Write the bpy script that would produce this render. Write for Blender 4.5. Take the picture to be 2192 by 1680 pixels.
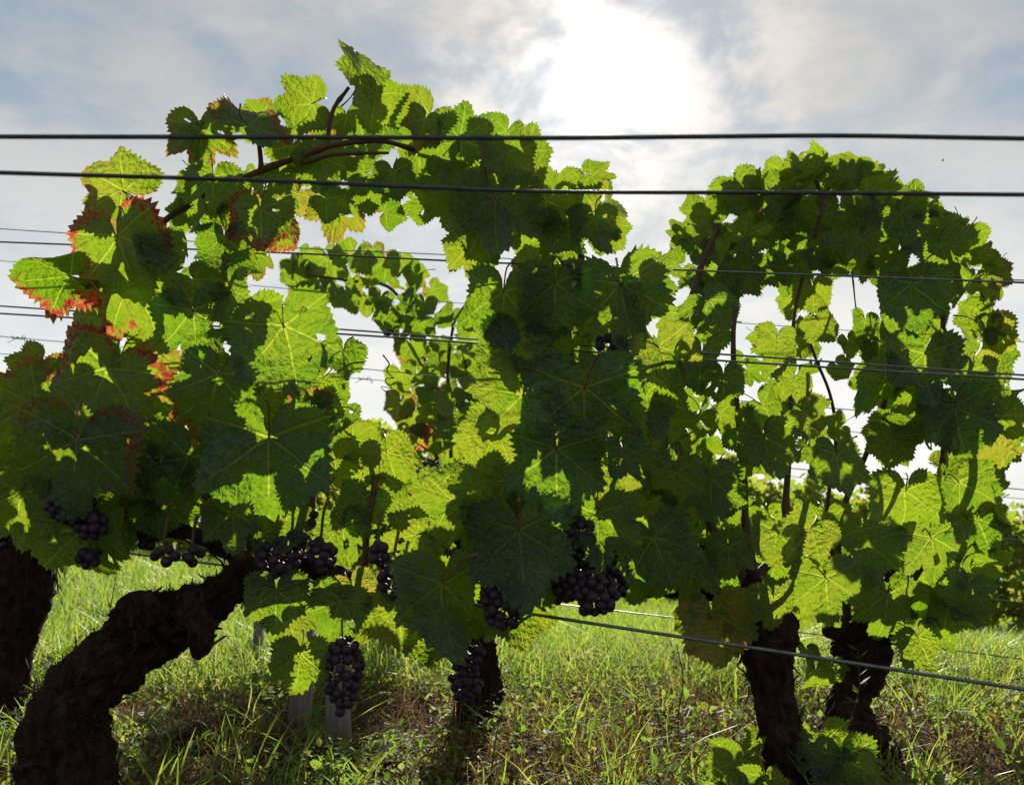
import bpy, bmesh, math, random
import numpy as np
from mathutils import Vector, Matrix, Quaternion, noise as mnoise

for o in list(bpy.data.objects):
    bpy.data.objects.remove(o, do_unlink=True)
scene = bpy.context.scene
COL = scene.collection
rad = math.radians
random.seed(11)
rng = np.random.default_rng(11)

# ------------------------------------------------------------------ camera
CAM_H = 0.42
PITCH = rad(6.4)
FPX = 1948.0                 # focal length in units of a 2192 px wide frame
cam = bpy.data.cameras.new('camera')
cam.sensor_width = 36.0
cam.lens = FPX / 2192.0 * 36.0
cam.clip_start = 0.02
cam.clip_end = 5000
cam.dof.use_dof = True
cam.dof.focus_distance = 1.3
cam.dof.aperture_fstop = 10.0
cam_o = bpy.data.objects.new('camera', cam)
COL.objects.link(cam_o)
cam_o.location = (0, 0, CAM_H)
cam_o.rotation_euler = (math.pi / 2 + PITCH, 0, 0)
scene.camera = cam_o

# ------------------------------------------------------------------ sky, sun, exposure
SUN_EL = rad(25.2)
SUN_AZ = rad(5.4)            # to the right of +Y
SUN_DIR = Vector((math.sin(SUN_AZ) * math.cos(SUN_EL), math.cos(SUN_AZ) * math.cos(SUN_EL), math.sin(SUN_EL)))
scene.view_settings.view_transform = 'Standard'
scene.view_settings.look = 'None'
scene.view_settings.exposure = 0.92
scene.view_settings.gamma = 1.0
scene.view_settings.use_curve_mapping = False

scene.cycles.max_bounces = 4
scene.cycles.diffuse_bounces = 2
scene.cycles.glossy_bounces = 2
scene.cycles.transmission_bounces = 3
scene.cycles.sample_clamp_indirect = 4.0

sl = bpy.data.lights.new('sun', 'SUN')
sl.energy = 5.0
sl.angle = rad(0.55)
sl.color = (1.0, 0.95, 0.85)
so = bpy.data.objects.new('sun', sl)
COL.objects.link(so)
so.rotation_euler = SUN_DIR.to_track_quat('Z', 'Y').to_euler()


class NT:
    """small helper for node trees"""
    def __init__(self, tree):
        self.t = tree
        self.n = tree.nodes
        self.l = tree.links
        self.n.clear()

    def node(self, typ, **kw):
        nd = self.n.new(typ)
        for k, v in kw.items():
            setattr(nd, k, v)
        return nd

    def put(self, sock, v):
        if isinstance(v, bpy.types.NodeSocket):
            self.l.new(v, sock)
        elif v is not None:
            sock.default_value = v

    def math(self, op, a, b=None, c=None, clamp=False):
        nd = self.node('ShaderNodeMath', operation=op, use_clamp=clamp)
        self.put(nd.inputs[0], a)
        if b is not None: self.put(nd.inputs[1], b)
        if c is not None: self.put(nd.inputs[2], c)
        return nd.outputs[0]

    def vmath(self, op, a, b=None):
        nd = self.node('ShaderNodeVectorMath', operation=op)
        self.put(nd.inputs[0], a)
        if b is not None: self.put(nd.inputs[1], b)
        return nd.outputs['Value'] if op in ('DOT_PRODUCT', 'LENGTH') else nd.outputs[0]

    def step(self, v, a, b, lo=0.0, hi=1.0):
        nd = self.node('ShaderNodeMapRange', interpolation_type='SMOOTHSTEP')
        self.put(nd.inputs[0], v)
        nd.inputs[1].default_value = a
        nd.inputs[2].default_value = b
        nd.inputs[3].default_value = lo
        nd.inputs[4].default_value = hi
        return nd.outputs[0]

    def mix(self, f, a, b, blend='MIX'):
        nd = self.node('ShaderNodeMix', data_type='RGBA', blend_type=blend)
        self.put(nd.inputs[0], f)
        for s, v in ((nd.inputs[6], a), (nd.inputs[7], b)):
            if isinstance(v, tuple) and len(v) == 3: v = v + (1,)
            self.put(s, v)
        return nd.outputs[2]

    def noise(self, vec, scale, detail=3, rough=0.5, dist=0.0):
        nd = self.node('ShaderNodeTexNoise')
        if vec is not None: self.l.new(vec, nd.inputs['Vector'])
        nd.inputs['Scale'].default_value = scale
        nd.inputs['Detail'].default_value = detail
        nd.inputs['Roughness'].default_value = rough
        nd.inputs['Distortion'].default_value = dist
        return nd.outputs[0]

    def bump(self, h, strength, dist):
        nd = self.node('ShaderNodeBump')
        nd.inputs['Strength'].default_value = strength
        nd.inputs['Distance'].default_value = dist
        self.l.new(h, nd.inputs['Height'])
        return nd.outputs[0]

    def comb(self, x, y, z):
        nd = self.node('ShaderNodeCombineXYZ')
        for i, v in enumerate((x, y, z)): self.put(nd.inputs[i], v)
        return nd.outputs[0]

    def sep(self, v):
        nd = self.node('ShaderNodeSeparateXYZ')
        self.l.new(v, nd.inputs[0])
        return nd.outputs


def build_world():
    w = bpy.data.worlds.new('World')
    scene.world = w
    w.use_nodes = True
    t = NT(w.node_tree)
    tc = t.node('ShaderNodeTexCoord')
    d = t.vmath('NORMALIZE', tc.outputs['Generated'])
    x, y, z = t.sep(d)
    zc = t.math('MAXIMUM', z, 0.02)
    sky = t.node('ShaderNodeTexSky', sky_type='NISHITA')
    sky.sun_disc = False
    sky.sun_elevation = SUN_EL
    sky.sun_rotation = SUN_AZ
    sky.air_density = 1.0
    sky.dust_density = 1.5
    t.l.new(t.comb(x, y, zc), sky.inputs[0])
    # cloud field on a plane overhead
    k = t.math('ADD', t.math('MAXIMUM', z, 0.0), 0.28)
    p = t.comb(t.math('DIVIDE', x, k), t.math('DIVIDE', y, k), 0.37)
    n1 = t.noise(p, 1.7, 7, 0.55, 0.25)
    n2 = t.noise(p, 5.2, 8, 0.62, 0.4)
    cover = t.step(t.math('ADD', t.math('MULTIPLY', n1, 0.72), t.math('MULTIPLY', n2, 0.28)), 0.42, 0.60)
    ca = t.math('MAXIMUM', t.vmath('DOT_PRODUCT', d, tuple(SUN_DIR)), 0.0)
    # brightness of thin cloud lit from behind falls off away from the sun
    core = t.math('POWER', ca, 520.0)
    halo = t.math('POWER', ca, 100.0)
    wide = t.math('POWER', ca, 34.0)
    billow = t.step(t.math('ADD', n2, t.math('MULTIPLY', halo, 0.14)), 0.42, 0.70)
    blue = t.mix(1.0, t.mix(0.5, sky.outputs[0], (3.0, 3.7, 4.35)), (1.0, 1.0, 1.0), 'MULTIPLY')
    lowz = t.step(z, 0.02, 0.46, 1.0, 0.0)
    cloudc = t.mix(lowz, (5.3, 5.3, 5.2), (9.6, 9.5, 9.3))
    blue2 = t.mix(lowz, (2.55, 3.5, 4.6), (8.5, 8.7, 8.5))
    blue3 = t.mix(0.10, blue2, blue)
    c0 = t.mix(t.math('MULTIPLY', cover, 0.85), blue3, cloudc)
    # light that the cloud scatters forward
    g1 = t.math('MULTIPLY', t.math('MULTIPLY', halo, t.math('ADD', t.math('MULTIPLY', billow, 0.85), 0.15)), 3.6)
    g2 = t.math('MULTIPLY', t.math('MULTIPLY', core, t.math('MULTIPLY_ADD', billow, 0.6, 0.4)), 8.0)
    g3 = t.math('MULTIPLY', wide, t.math('ADD', t.math('MULTIPLY', billow, 3.0), 0.9))
    gl = t.math('ADD', g1, g3)
    glc = t.node('ShaderNodeVectorMath', operation='SCALE')
    glc.inputs[0].default_value = (1.0, 0.80, 0.58)
    t.l.new(gl, glc.inputs['Scale'])
    glc2 = t.node('ShaderNodeVectorMath', operation='SCALE')
    glc2.inputs[0].default_value = (1.0, 0.97, 0.92)
    t.l.new(g2, glc2.inputs['Scale'])
    tot = t.vmath('ADD', t.vmath('ADD', c0, glc.outputs[0]), glc2.outputs[0])
    bg = t.node('ShaderNodeBackground')
    t.l.new(tot, bg.inputs[0])
    bg.inputs[1].default_value = 0.056
    out = t.node('ShaderNodeOutputWorld')
    t.l.new(bg.outputs[0], out.inputs[0])


build_world()

# ------------------------------------------------------------------ materials
def new_mat(name):
    m = bpy.data.materials.new(name)
    m.use_nodes = True
    return m, NT(m.node_tree)


def mat_leaf():
    m, t = new_mat('vine_leaf')
    uv = t.node('ShaderNodeUVMap', uv_map='UVMap')
    u, v, _ = t.sep(uv.outputs[0])
    x = t.math('ABSOLUTE', t.math('MULTIPLY_ADD', u, 2.0, -1.0))
    y = t.math('MULTIPLY_ADD', v, 2.0, -1.0)
    oi = t.node('ShaderNodeObjectInfo')
    pc = t.comb(t.math('MULTIPLY_ADD', u, 2.0, -1.0), y, t.math('MULTIPLY', oi.outputs['Random'], 37.0))
    wob = t.noise(pc, 2.2, 2, 0.5)
    r = t.math('SQRT', t.math('ADD', t.math('MULTIPLY', x, x), t.math('MULTIPLY', y, y)))
    a = t.math('ADD', t.math('ARCTAN2', x, y), t.math('MULTIPLY_ADD', wob, 0.16, -0.08))
    va = t.math('ADD', t.math('MULTIPLY', t.math('GREATER_THAN', a, rad(26)), rad(52)),
                t.math('MULTIPLY', t.math('GREATER_THAN', a, rad(80)), rad(57)))
    da = t.math('SUBTRACT', a, va)
    tt = t.math('MULTIPLY', r, t.math('COSINE', da))
    dd = t.math('ABSOLUTE', t.math('MULTIPLY', r, t.math('SINE', da)))
    wmain = t.math('MULTIPLY_ADD', r, -0.014, 0.022)
    main = t.step(t.math('DIVIDE', dd, wmain), 0.5, 1.3, 1.0, 0.0)
    s = t.math('FRACT', t.math('MULTIPLY', t.math('SUBTRACT', tt, t.math('MULTIPLY', dd, 0.85)), 5.5))
    sd = t.math('ABSOLUTE', t.math('SUBTRACT', s, 0.5))
    sec = t.step(sd, 0.0, 0.055, 0.75, 0.0)
    vo = t.node('ShaderNodeTexVoronoi', feature='DISTANCE_TO_EDGE')
    t.l.new(pc, vo.inputs['Vector'])
    vo.inputs['Scale'].default_value = 15.0
    ter = t.step(vo.outputs[0], 0.0, 0.09, 0.20, 0.0)
    vein = t.math('MAXIMUM', main, t.math('MAXIMUM', sec, ter))
    ed = t.node('ShaderNodeAttribute', attribute_name='edge')
    oc = t.sep(oi.outputs['Color'])
    patch = t.noise(pc, 3.0, 4, 0.6)
    # reflected and transmitted colours
    ra = t.step(oi.outputs['Random'], 0.0, 1.0)
    refl = t.mix(ra, (0.022, 0.049, 0.052), (0.034, 0.058, 0.044))
    trans = t.mix(ra, (0.122, 0.262, 0.005), (0.215, 0.340, 0.005))
    blot = t.step(patch, 0.35, 0.7)
    refl = t.mix(t.math('MULTIPLY', blot, 0.5), refl, (0.052, 0.082, 0.034))
    trans = t.mix(t.math('MULTIPLY', blot, 0.4), trans, (0.25, 0.355, 0.008))
    # yellowing
    ye = t.math('MULTIPLY', oc[1], t.step(patch, 0.3, 0.62))
    refl = t.mix(ye, refl, (0.17, 0.13, 0.035))
    trans = t.mix(ye, trans, (0.38, 0.31, 0.03))
    # veins, paler than the blade
    refl = t.mix(t.math('MULTIPLY', vein, 0.65), refl, (0.13, 0.16, 0.08))
    trans = t.mix(t.math('MULTIPLY', vein, 0.75), trans, (0.44, 0.54, 0.04))
    # red autumn margin with a blotchy border
    rn = t.noise(pc, 11.0, 4, 0.7)
    trans = t.mix(t.step(rn, 0.45, 0.75, 0.0, 0.32), trans, (0.10, 0.18, 0.006))
    ang = t.math('MULTIPLY', oi.outputs['Random'], 40.0)
    lin = t.math('ADD', t.math('MULTIPLY', t.math('MULTIPLY_ADD', u, 2.0, -1.0), t.math('COSINE', ang)), t.math('MULTIPLY', y, t.math('SINE', ang)))
    re = t.step(t.math('ADD', t.math('MULTIPLY_ADD', lin, 0.16, ed.outputs['Fac']), t.math('MULTIPLY_ADD', rn, 1.5, -0.75)), 0.86, 0.97)
    re = t.math('MULTIPLY', re, oc[0])
    re = t.math('MULTIPLY', re, t.step(lin, -0.55, -0.1))
    refl = t.mix(re, refl, (0.12, 0.024, 0.018))
    trans = t.mix(re, trans, t.mix(t.step(rn, 0.45, 0.6), (0.50, 0.16, 0.05), (0.42, 0.035, 0.02)))
    # dry brown patches
    br = t.math('MULTIPLY', t.step(t.noise(pc, 2.4, 4, 0.6), 0.60, 0.68), oc[2])
    refl = t.mix(br, refl, (0.07, 0.035, 0.02))
    trans = t.mix(br, trans, (0.13, 0.035, 0.012))
    hgt = t.math('SUBTRACT', t.math('MULTIPLY', t.noise(pc, 9.0, 2), 0.7), t.math('MULTIPLY', t.math('MAXIMUM', main, sec), 0.6))
    bp = t.bump(hgt, 0.8, 0.03)
    pr = t.node('ShaderNodeBsdfPrincipled')
    t.l.new(refl, pr.inputs['Base Color'])
    pr.inputs['Roughness'].default_value = 0.46
    pr.inputs['Specular IOR Level'].default_value = 0.5
    t.l.new(bp, pr.inputs['Normal'])
    tr = t.node('ShaderNodeBsdfTranslucent')
    t.l.new(trans, tr.inputs[0])
    t.l.new(bp, tr.inputs['Normal'])
    mx = t.node('ShaderNodeMixShader')
    mx.inputs[0].default_value = 0.58
    t.l.new(pr.outputs[0], mx.inputs[1])
    t.l.new(tr.outputs[0], mx.inputs[2])
    out = t.node('ShaderNodeOutputMaterial')
    t.l.new(mx.outputs[0], out.inputs[0])
    return m


def mat_translucent(name, refl, trans, attr=None, fac=0.5, rough=0.5, spec=0.4):
    """blade-like plant stuff; a per-piece random value in the attribute shifts the hue"""
    m, t = new_mat(name)
    at = t.node('ShaderNodeAttribute', attribute_name='tint')
    f = at.outputs['Fac']
    r_ = t.mix(f, refl[0], refl[1])
    t_ = t.mix(f, trans[0], trans[1])
    pr = t.node('ShaderNodeBsdfPrincipled')
    t.l.new(r_, pr.inputs['Base Color'])
    pr.inputs['Roughness'].default_value = rough
    pr.inputs['Specular IOR Level'].default_value = spec
    tr = t.node('ShaderNodeBsdfTranslucent')
    t.l.new(t_, tr.inputs[0])
    mx = t.node('ShaderNodeMixShader')
    mx.inputs[0].default_value = fac
    t.l.new(pr.outputs[0], mx.inputs[1])
    t.l.new(tr.outputs[0], mx.inputs[2])
    out = t.node('ShaderNodeOutputMaterial')
    t.l.new(mx.outputs[0], out.inputs[0])
    return m


def mat_simple(name, c1, c2, scale=20.0, rough=0.8, metal=0.0, bump=0.3, bdist=0.004, stretch=(1, 1, 1), detail=5, spec=0.3):
    m, t = new_mat(name)
    tc = t.node('ShaderNodeTexCoord')
    mp = t.node('ShaderNodeMapping')
    mp.inputs['Scale'].default_value = stretch
    t.l.new(tc.outputs['Object'], mp.inputs[0])
    n = t.noise(mp.outputs[0], scale, detail, 0.6)
    n2 = t.noise(mp.outputs[0], scale * 3.7, detail, 0.6)
    c = t.mix(t.step(n, 0.3, 0.7), c1, c2)
    pr = t.node('ShaderNodeBsdfPrincipled')
    t.l.new(c, pr.inputs['Base Color'])
    pr.inputs['Roughness'].default_value = rough
    pr.inputs['Metallic'].default_value = metal
    pr.inputs['Specular IOR Level'].default_value = spec
    t.l.new(t.bump(t.math('ADD', n, t.math('MULTIPLY', n2, 0.5)), bump, bdist), pr.inputs['Normal'])
    out = t.node('ShaderNodeOutputMaterial')
    t.l.new(pr.outputs[0], out.inputs[0])
    return m


def mat_berry():
    m, t = new_mat('grape_skin')
    tc = t.node('ShaderNodeTexCoord')
    oi = t.node('ShaderNodeObjectInfo')
    nd = t.node('ShaderNodeVectorMath', operation='ADD')
    t.l.new(tc.outputs['Object'], nd.inputs[0])
    t.l.new(t.comb(oi.outputs['Random'], 0.0, 0.0), nd.inputs[1])
    n = t.noise(nd.outputs[0], 120.0, 4, 0.6)
    base = t.mix(oi.outputs['Random'], (0.016, 0.007, 0.018), (0.026, 0.008, 0.014))
    bloom = t.step(n, 0.35, 0.72)
    c = t.mix(t.math('MULTIPLY', bloom, 0.55), base, (0.050, 0.042, 0.070))
    pr = t.node('ShaderNodeBsdfPrincipled')
    t.l.new(c, pr.inputs['Base Color'])
    t.l.new(t.math('MULTIPLY_ADD', bloom, 0.25, 0.5), pr.inputs['Roughness'])
    pr.inputs['Specular IOR Level'].default_value = 0.3
    out = t.node('ShaderNodeOutputMaterial')
    t.l.new(pr.outputs[0], out.inputs[0])
    return m


M = {}
M['leaf'] = mat_leaf()
M['petiole'] = mat_simple('petiole', (0.16, 0.055, 0.030), (0.15, 0.11, 0.03), 60, 0.5, spec=0.4)
M['shoot'] = mat_simple('shoot_bark', (0.055, 0.026, 0.016), (0.10, 0.05, 0.025), 40, 0.7, stretch=(1, 1, 0.3))
M['bark'] = mat_simple('vine_bark', (0.013, 0.0068, 0.005), (0.050, 0.027, 0.018), 60, 0.95, bump=1.0, bdist=0.012, stretch=(1.4, 1.4, 0.8), detail=8, spec=0.15)
M['berry'] = mat_berry()
M['rachis'] = mat_simple('bunch_stalk', (0.09, 0.07, 0.03), (0.12, 0.05, 0.03), 60, 0.6)
M['wire'] = mat_simple('galvanised_wire', (0.10, 0.105, 0.11), (0.17, 0.175, 0.18), 90, 0.45, metal=0.75, bump=0.1, spec=0.5)
M['cable'] = mat_simple('weathered_wire', (0.030, 0.032, 0.036), (0.06, 0.06, 0.062), 90, 0.6, metal=0.3, bump=0.2, spec=0.4)
M['wood'] = mat_simple('grey_stake_wood', (0.12, 0.10, 0.085), (0.23, 0.20, 0.17), 30, 0.9, bump=0.6, bdist=0.004, stretch=(3, 3, 0.25))
M['grass'] = mat_translucent('grass_blade', ((0.035, 0.095, 0.016), (0.10, 0.125, 0.030)), ((0.22, 0.41, 0.024), (0.42, 0.43, 0.07)), fac=0.55, rough=0.42, spec=0.32)
M['weed'] = mat_translucent('weed_leaf', ((0.035, 0.075, 0.022), (0.09, 0.085, 0.03)), ((0.20, 0.36, 0.03), (0.45, 0.40, 0.08)), fac=0.5, rough=0.6, spec=0.2)
M['dry'] = mat_translucent('dry_stem', ((0.060, 0.028, 0.016), (0.21, 0.14, 0.07)), ((0.12, 0.05, 0.02), (0.36, 0.22, 0.08)), fac=0.4, rough=0.9, spec=0.05)
M['crown'] = mat_translucent('far_vine_leaf', ((0.030, 0.066, 0.026), (0.085, 0.085, 0.025)), ((0.24, 0.38, 0.02), (0.46, 0.42, 0.05)), fac=0.55, rough=0.45, spec=0.5)
M['moss'] = mat_translucent('moss', ((0.03, 0.04, 0.012), (0.07, 0.05, 0.02)), ((0.10, 0.11, 0.02), (0.16, 0.12, 0.04)), fac=0.4, rough=0.9, spec=0.1)
M['clod'] = mat_simple('earth_clod', (0.04, 0.026, 0.018), (0.085, 0.058, 0.04), 30, 1.0, bump=0.9, bdist=0.01, spec=0.1)
M['insect'] = mat_simple('insect_shell', (0.012, 0.011, 0.010), (0.03, 0.025, 0.02), 200, 0.5)


def mat_ground():
    m, t = new_mat('soil')
    tc = t.node('ShaderNodeTexCoord')
    p = tc.outputs['Object']
    n = t.noise(p, 3.0, 6, 0.6)
    n2 = t.noise(p, 40.0, 6, 0.65)
    far = t.noise(p, 0.6, 5, 0.6)
    c = t.mix(t.step(n, 0.35, 0.65), (0.045, 0.030, 0.020), (0.085, 0.060, 0.040))
    c = t.mix(t.math('MULTIPLY', t.step(n2, 0.4, 0.6), 0.6), c, (0.035, 0.024, 0.016))
    x, y, z = t.sep(p)
    gr = t.math('MULTIPLY', t.step(y, 2.0, 3.2), t.step(far, 0.25, 0.55, 0.55, 1.0))
    c = t.mix(gr, c, (0.050, 0.085, 0.024))
    pr = t.node('ShaderNodeBsdfPrincipled')
    t.l.new(c, pr.inputs['Base Color'])
    pr.inputs['Roughness'].default_value = 1.0
    pr.inputs['Specular IOR Level'].default_value = 0.1
    t.l.new(t.bump(t.math('ADD', n, n2), 0.8, 0.03), pr.inputs['Normal'])
    out = t.node('ShaderNodeOutputMaterial')
    t.l.new(pr.outputs[0], out.inputs[0])
    return m


M['soil'] = mat_ground()

# ------------------------------------------------------------------ helpers
CT, ST = math.cos(PITCH), math.sin(PITCH)


def P(px, py, d):
    """world point seen at (px, py) of the 2192x1680 frame, at distance d along +Y"""
    a, b = px - 1096.0, 840.0 - py
    ray = Vector((a, FPX * CT - b * ST, FPX * ST + b * CT))
    ray *= d / ray.y
    return Vector((ray.x, ray.y, ray.z + CAM_H))


def link(o, parent=None):
    COL.objects.link(o)
    if parent is not None:
        o.parent = parent
    return o


def mesh_obj(name, me, parent=None):
    return link(bpy.data.objects.new(name, me), parent)


def tag(o, label=None, cat=None, group=None, kind=None):
    if label: o['label'] = label
    if cat: o['category'] = cat
    if group: o['group'] = group
    if kind: o['kind'] = kind
    return o


def make_mesh(name, V, F, mats, smooth=True, attrs=None, matidx=None):
    me = bpy.data.meshes.new(name)
    me.from_pydata([tuple(v) for v in V], [], F)
    for m in mats: me.materials.append(m)
    if matidx is not None:
        me.polygons.foreach_set('material_index', matidx)
    if smooth:
        me.polygons.foreach_set('use_smooth', [True] * len(me.polygons))
    for k, vals in (attrs or {}).items():
        at = me.attributes.new(k, 'FLOAT', 'POINT')
        at.data.foreach_set('value', vals)
    me.update()
    return me


def fast_mesh(name, V, quads, mat, tint=None, smooth=True):
    """V (n,3) array, quads (m,k) int array"""
    me = bpy.data.meshes.new(name)
    k = quads.shape[1]
    me.vertices.add(len(V))
    me.vertices.foreach_set('co', np.asarray(V, np.float32).ravel())
    me.loops.add(quads.size)
    me.loops.foreach_set('vertex_index', quads.astype(np.int32).ravel())
    me.polygons.add(len(quads))
    me.polygons.foreach_set('loop_start', np.arange(0, quads.size, k, dtype=np.int32))
    me.polygons.foreach_set('loop_total', np.full(len(quads), k, np.int32))
    me.polygons.foreach_set('use_smooth', np.full(len(quads), smooth, bool))
    me.materials.append(mat)
    if tint is not None:
        at = me.attributes.new('tint', 'FLOAT', 'POINT')
        at.data.foreach_set('value', np.asarray(tint, np.float32))
    me.update()
    me.validate()
    return me


def smooth_path(pts, n):
    """Catmull-Rom through points (any dimension)"""
    p = np.array(pts, float)
    if len(p) == 2:
        tt = np.linspace(0, 1, n)[:, None]
        return p[0] * (1 - tt) + p[1] * tt
    q = np.vstack([2 * p[0] - p[1], p, 2 * p[-1] - p[-2]])
    u = np.linspace(0, len(p) - 1, n)
    out = []
    for s in u:
        i = min(int(s), len(p) - 2)
        f = s - i
        a, b, c, d = q[i], q[i + 1], q[i + 2], q[i + 3]
        out.append(0.5 * ((2 * b) + (-a + c) * f + (2 * a - 5 * b + 4 * c - d) * f * f + (-a + 3 * b - 3 * c + d) * f ** 3))
    return np.array(out)


def frames(path):
    tg = np.gradient(path, axis=0)
    tg /= np.linalg.norm(tg, axis=1)[:, None] + 1e-9
    up = np.array([0.0, 1.0, 0.0]) if abs(tg[0][1]) < 0.9 else np.array([1.0, 0, 0])
    N = []
    nrm = up - tg[0] * up.dot(tg[0])
    for t in tg:
        nrm = nrm - t * nrm.dot(t)
        nrm /= np.linalg.norm(nrm) + 1e-9
        N.append(nrm.copy())
    N = np.array(N)
    return tg, N, np.cross(tg, N)


def tube(path, radii, seg=8, V=None, F=None, disp=None):
    """append a closed tube to V, F"""
    if V is None: V, F = [], []
    path = np.asarray(path, float)
    tg, N, B = frames(path)
    base = len(V)
    n = len(path)
    for i in range(n):
        for j in range(seg):
            a = 2 * math.pi * j / seg
            r = radii[i] if hasattr(radii, '__len__') else radii
            if disp: r = disp(i, j, a, r, path[i])
            V.append(path[i] + (N[i] * math.cos(a) + B[i] * math.sin(a)) * r)
    for i in range(n - 1):
        for j in range(seg):
            k = (j + 1) % seg
            F.append((base + i * seg + j, base + i * seg + k, base + (i + 1) * seg + k, base + (i + 1) * seg + j))
    for i, rev in ((0, True), (n - 1, False)):
        c = len(V)
        V.append(path[i] + tg[i] * (0.3 if i else -0.3) * (radii[i] if hasattr(radii, '__len__') else radii))
        for j in range(seg):
            k = (j + 1) % seg
            f = (base + i * seg + j, base + i * seg + k, c)
            F.append(f[::-1] if rev else f)
    return V, F


# ------------------------------------------------------------------ terrain
def sstep(a, b, x):
    t = np.clip((x - a) / (b - a), 0, 1)
    return t * t * (3 - 2 * t)


def terrain(x, y):
    x = np.asarray(x, float); y = np.asarray(y, float)
    yy = np.maximum(0.0, y - 2.0)
    z = -0.085 * yy * (yy / (yy + 0.5))
    lat = sstep(1.5, 5.0, y)
    z = z - 0.09 * 40 * np.tanh(x / 40.0) * lat
    near = np.exp(-((y - 1.4) / 0.9) ** 2)
    z = z + 0.012 * np.sin(x * 7.1 + 1.0) * np.sin(y * 5.3) * near + 0.010 * np.sin(x * 17 + y * 9) * near
    return z


def tz(x, y):
    return float(terrain(x, y))


def build_ground():
    def axis(lo, hi, fine_lo, fine_hi, step):
        c = list(np.arange(fine_lo, fine_hi + 1e-6, step))
        s, v = step, c[-1]
        while v < hi:
            s *= 1.25; v += s; c.append(v)
        s, v = step, c[0]
        while v > lo:
            s *= 1.25; v -= s; c.insert(0, v)
        return np.array(c)
    xs = axis(-700, 700, -2.5, 2.5, 0.05)
    ys = axis(-300, 900, 0.4, 4.0, 0.05)
    X, Y = np.meshgrid(xs, ys)
    Z = terrain(X, Y)
    nr = (np.abs(X) < 3) & (Y > 0.3) & (Y < 4.5)
    for idx in np.argwhere(nr):
        i, j = idx
        Z[i, j] += 0.016 * mnoise.fractal(Vector((X[i, j] * 9, Y[i, j] * 9, 0.3)), 0.7, 2.0, 4)
    V = np.stack([X.ravel(), Y.ravel(), Z.ravel()], 1)
    ny, nx = X.shape
    a = (np.arange(ny - 1)[:, None] * nx + np.arange(nx - 1)[None, :]).ravel()
    q = np.stack([a, a + 1, a + nx + 1, a + nx], 1)
    o = mesh_obj('ground', fast_mesh('ground', V, q, M['soil']))
    tag(o, 'sloping vineyard ground of brown soil under grass', 'ground', kind='structure')


build_ground()

# ------------------------------------------------------------------ grass and weeds (uncountable)
def blades(n, xf, yf, hmin, hmax, wmin, wmax, bend, name, mat, tint_pow=1.5, seg=3, lean=0.25, clump=0.0, mask=None):
    y = yf(n)
    x = xf(n, y)
    if clump:
        nc = max(1, n // 14)
        cy = yf(nc); cx = xf(nc, cy)
        ci = rng.integers(0, nc, n)
        sel = rng.random(n) < clump
        x = np.where(sel, cx[ci] + rng.normal(0, 0.018, n), x)
        y = np.where(sel, cy[ci] + rng.normal(0, 0.018, n), y)
    if mask is not None:
        k = mask(x, y)
        x, y = x[k], y[k]
    n = len(x)
    z = terrain(x, y)
    h = hmin + (hmax - hmin) * rng.random(n) ** 1.6
    w = wmin + (wmax - wmin) * rng.random(n)
    az = rng.random(n) * 2 * math.pi
    fa = rng.random(n) * 2 * math.pi
    ln = rng.normal(0, lean, n)
    bd = bend * (0.3 + rng.random(n))
    V = np.zeros((n, 2 * (seg + 1), 3))
    for s in range(seg + 1):
        f = s / seg
        off = h * (ln * f + bd * f * f)
        cx = x + np.cos(az) * off
        cy = y + np.sin(az) * off
        cz = z - 0.01 + h * (f - 0.35 * np.minimum(bd, 1.5) * f * f)
        ww = w * (1 - f ** 1.7) * 0.5 + 0.0003
        V[:, 2 * s, 0] = cx - np.cos(fa) * ww; V[:, 2 * s, 1] = cy - np.sin(fa) * ww; V[:, 2 * s, 2] = cz
        V[:, 2 * s + 1, 0] = cx + np.cos(fa) * ww; V[:, 2 * s + 1, 1] = cy + np.sin(fa) * ww; V[:, 2 * s + 1, 2] = cz
    base = np.arange(n)[:, None] * (2 * (seg + 1))
    q = np.concatenate([np.stack([base[:, 0] + 2 * s, base[:, 0] + 2 * s + 1, base[:, 0] + 2 * s + 3, base[:, 0] + 2 * s + 2], 1) for s in range(seg)])
    tint = np.repeat(rng.random(n) ** tint_pow, 2 * (seg + 1))
    return mesh_obj(name, fast_mesh(name, V.reshape(-1, 3), q, mat, tint))


def yrange(a, b, p=1.0):
    return lambda n: a + (b - a) * rng.random(n) ** p


def wedge(margin=0.5, k=0.62):
    return lambda n, y: (rng.random(n) * 2 - 1) * (y * k + margin)


def patchy(scale, thr, seed):
    def f(x, y):
        v = np.array([mnoise.noise(Vector((a * scale, b * scale, seed))) for a, b in zip(x, y)])
        return v > thr + rng.normal(0, 0.12, len(x))
    return f


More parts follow.
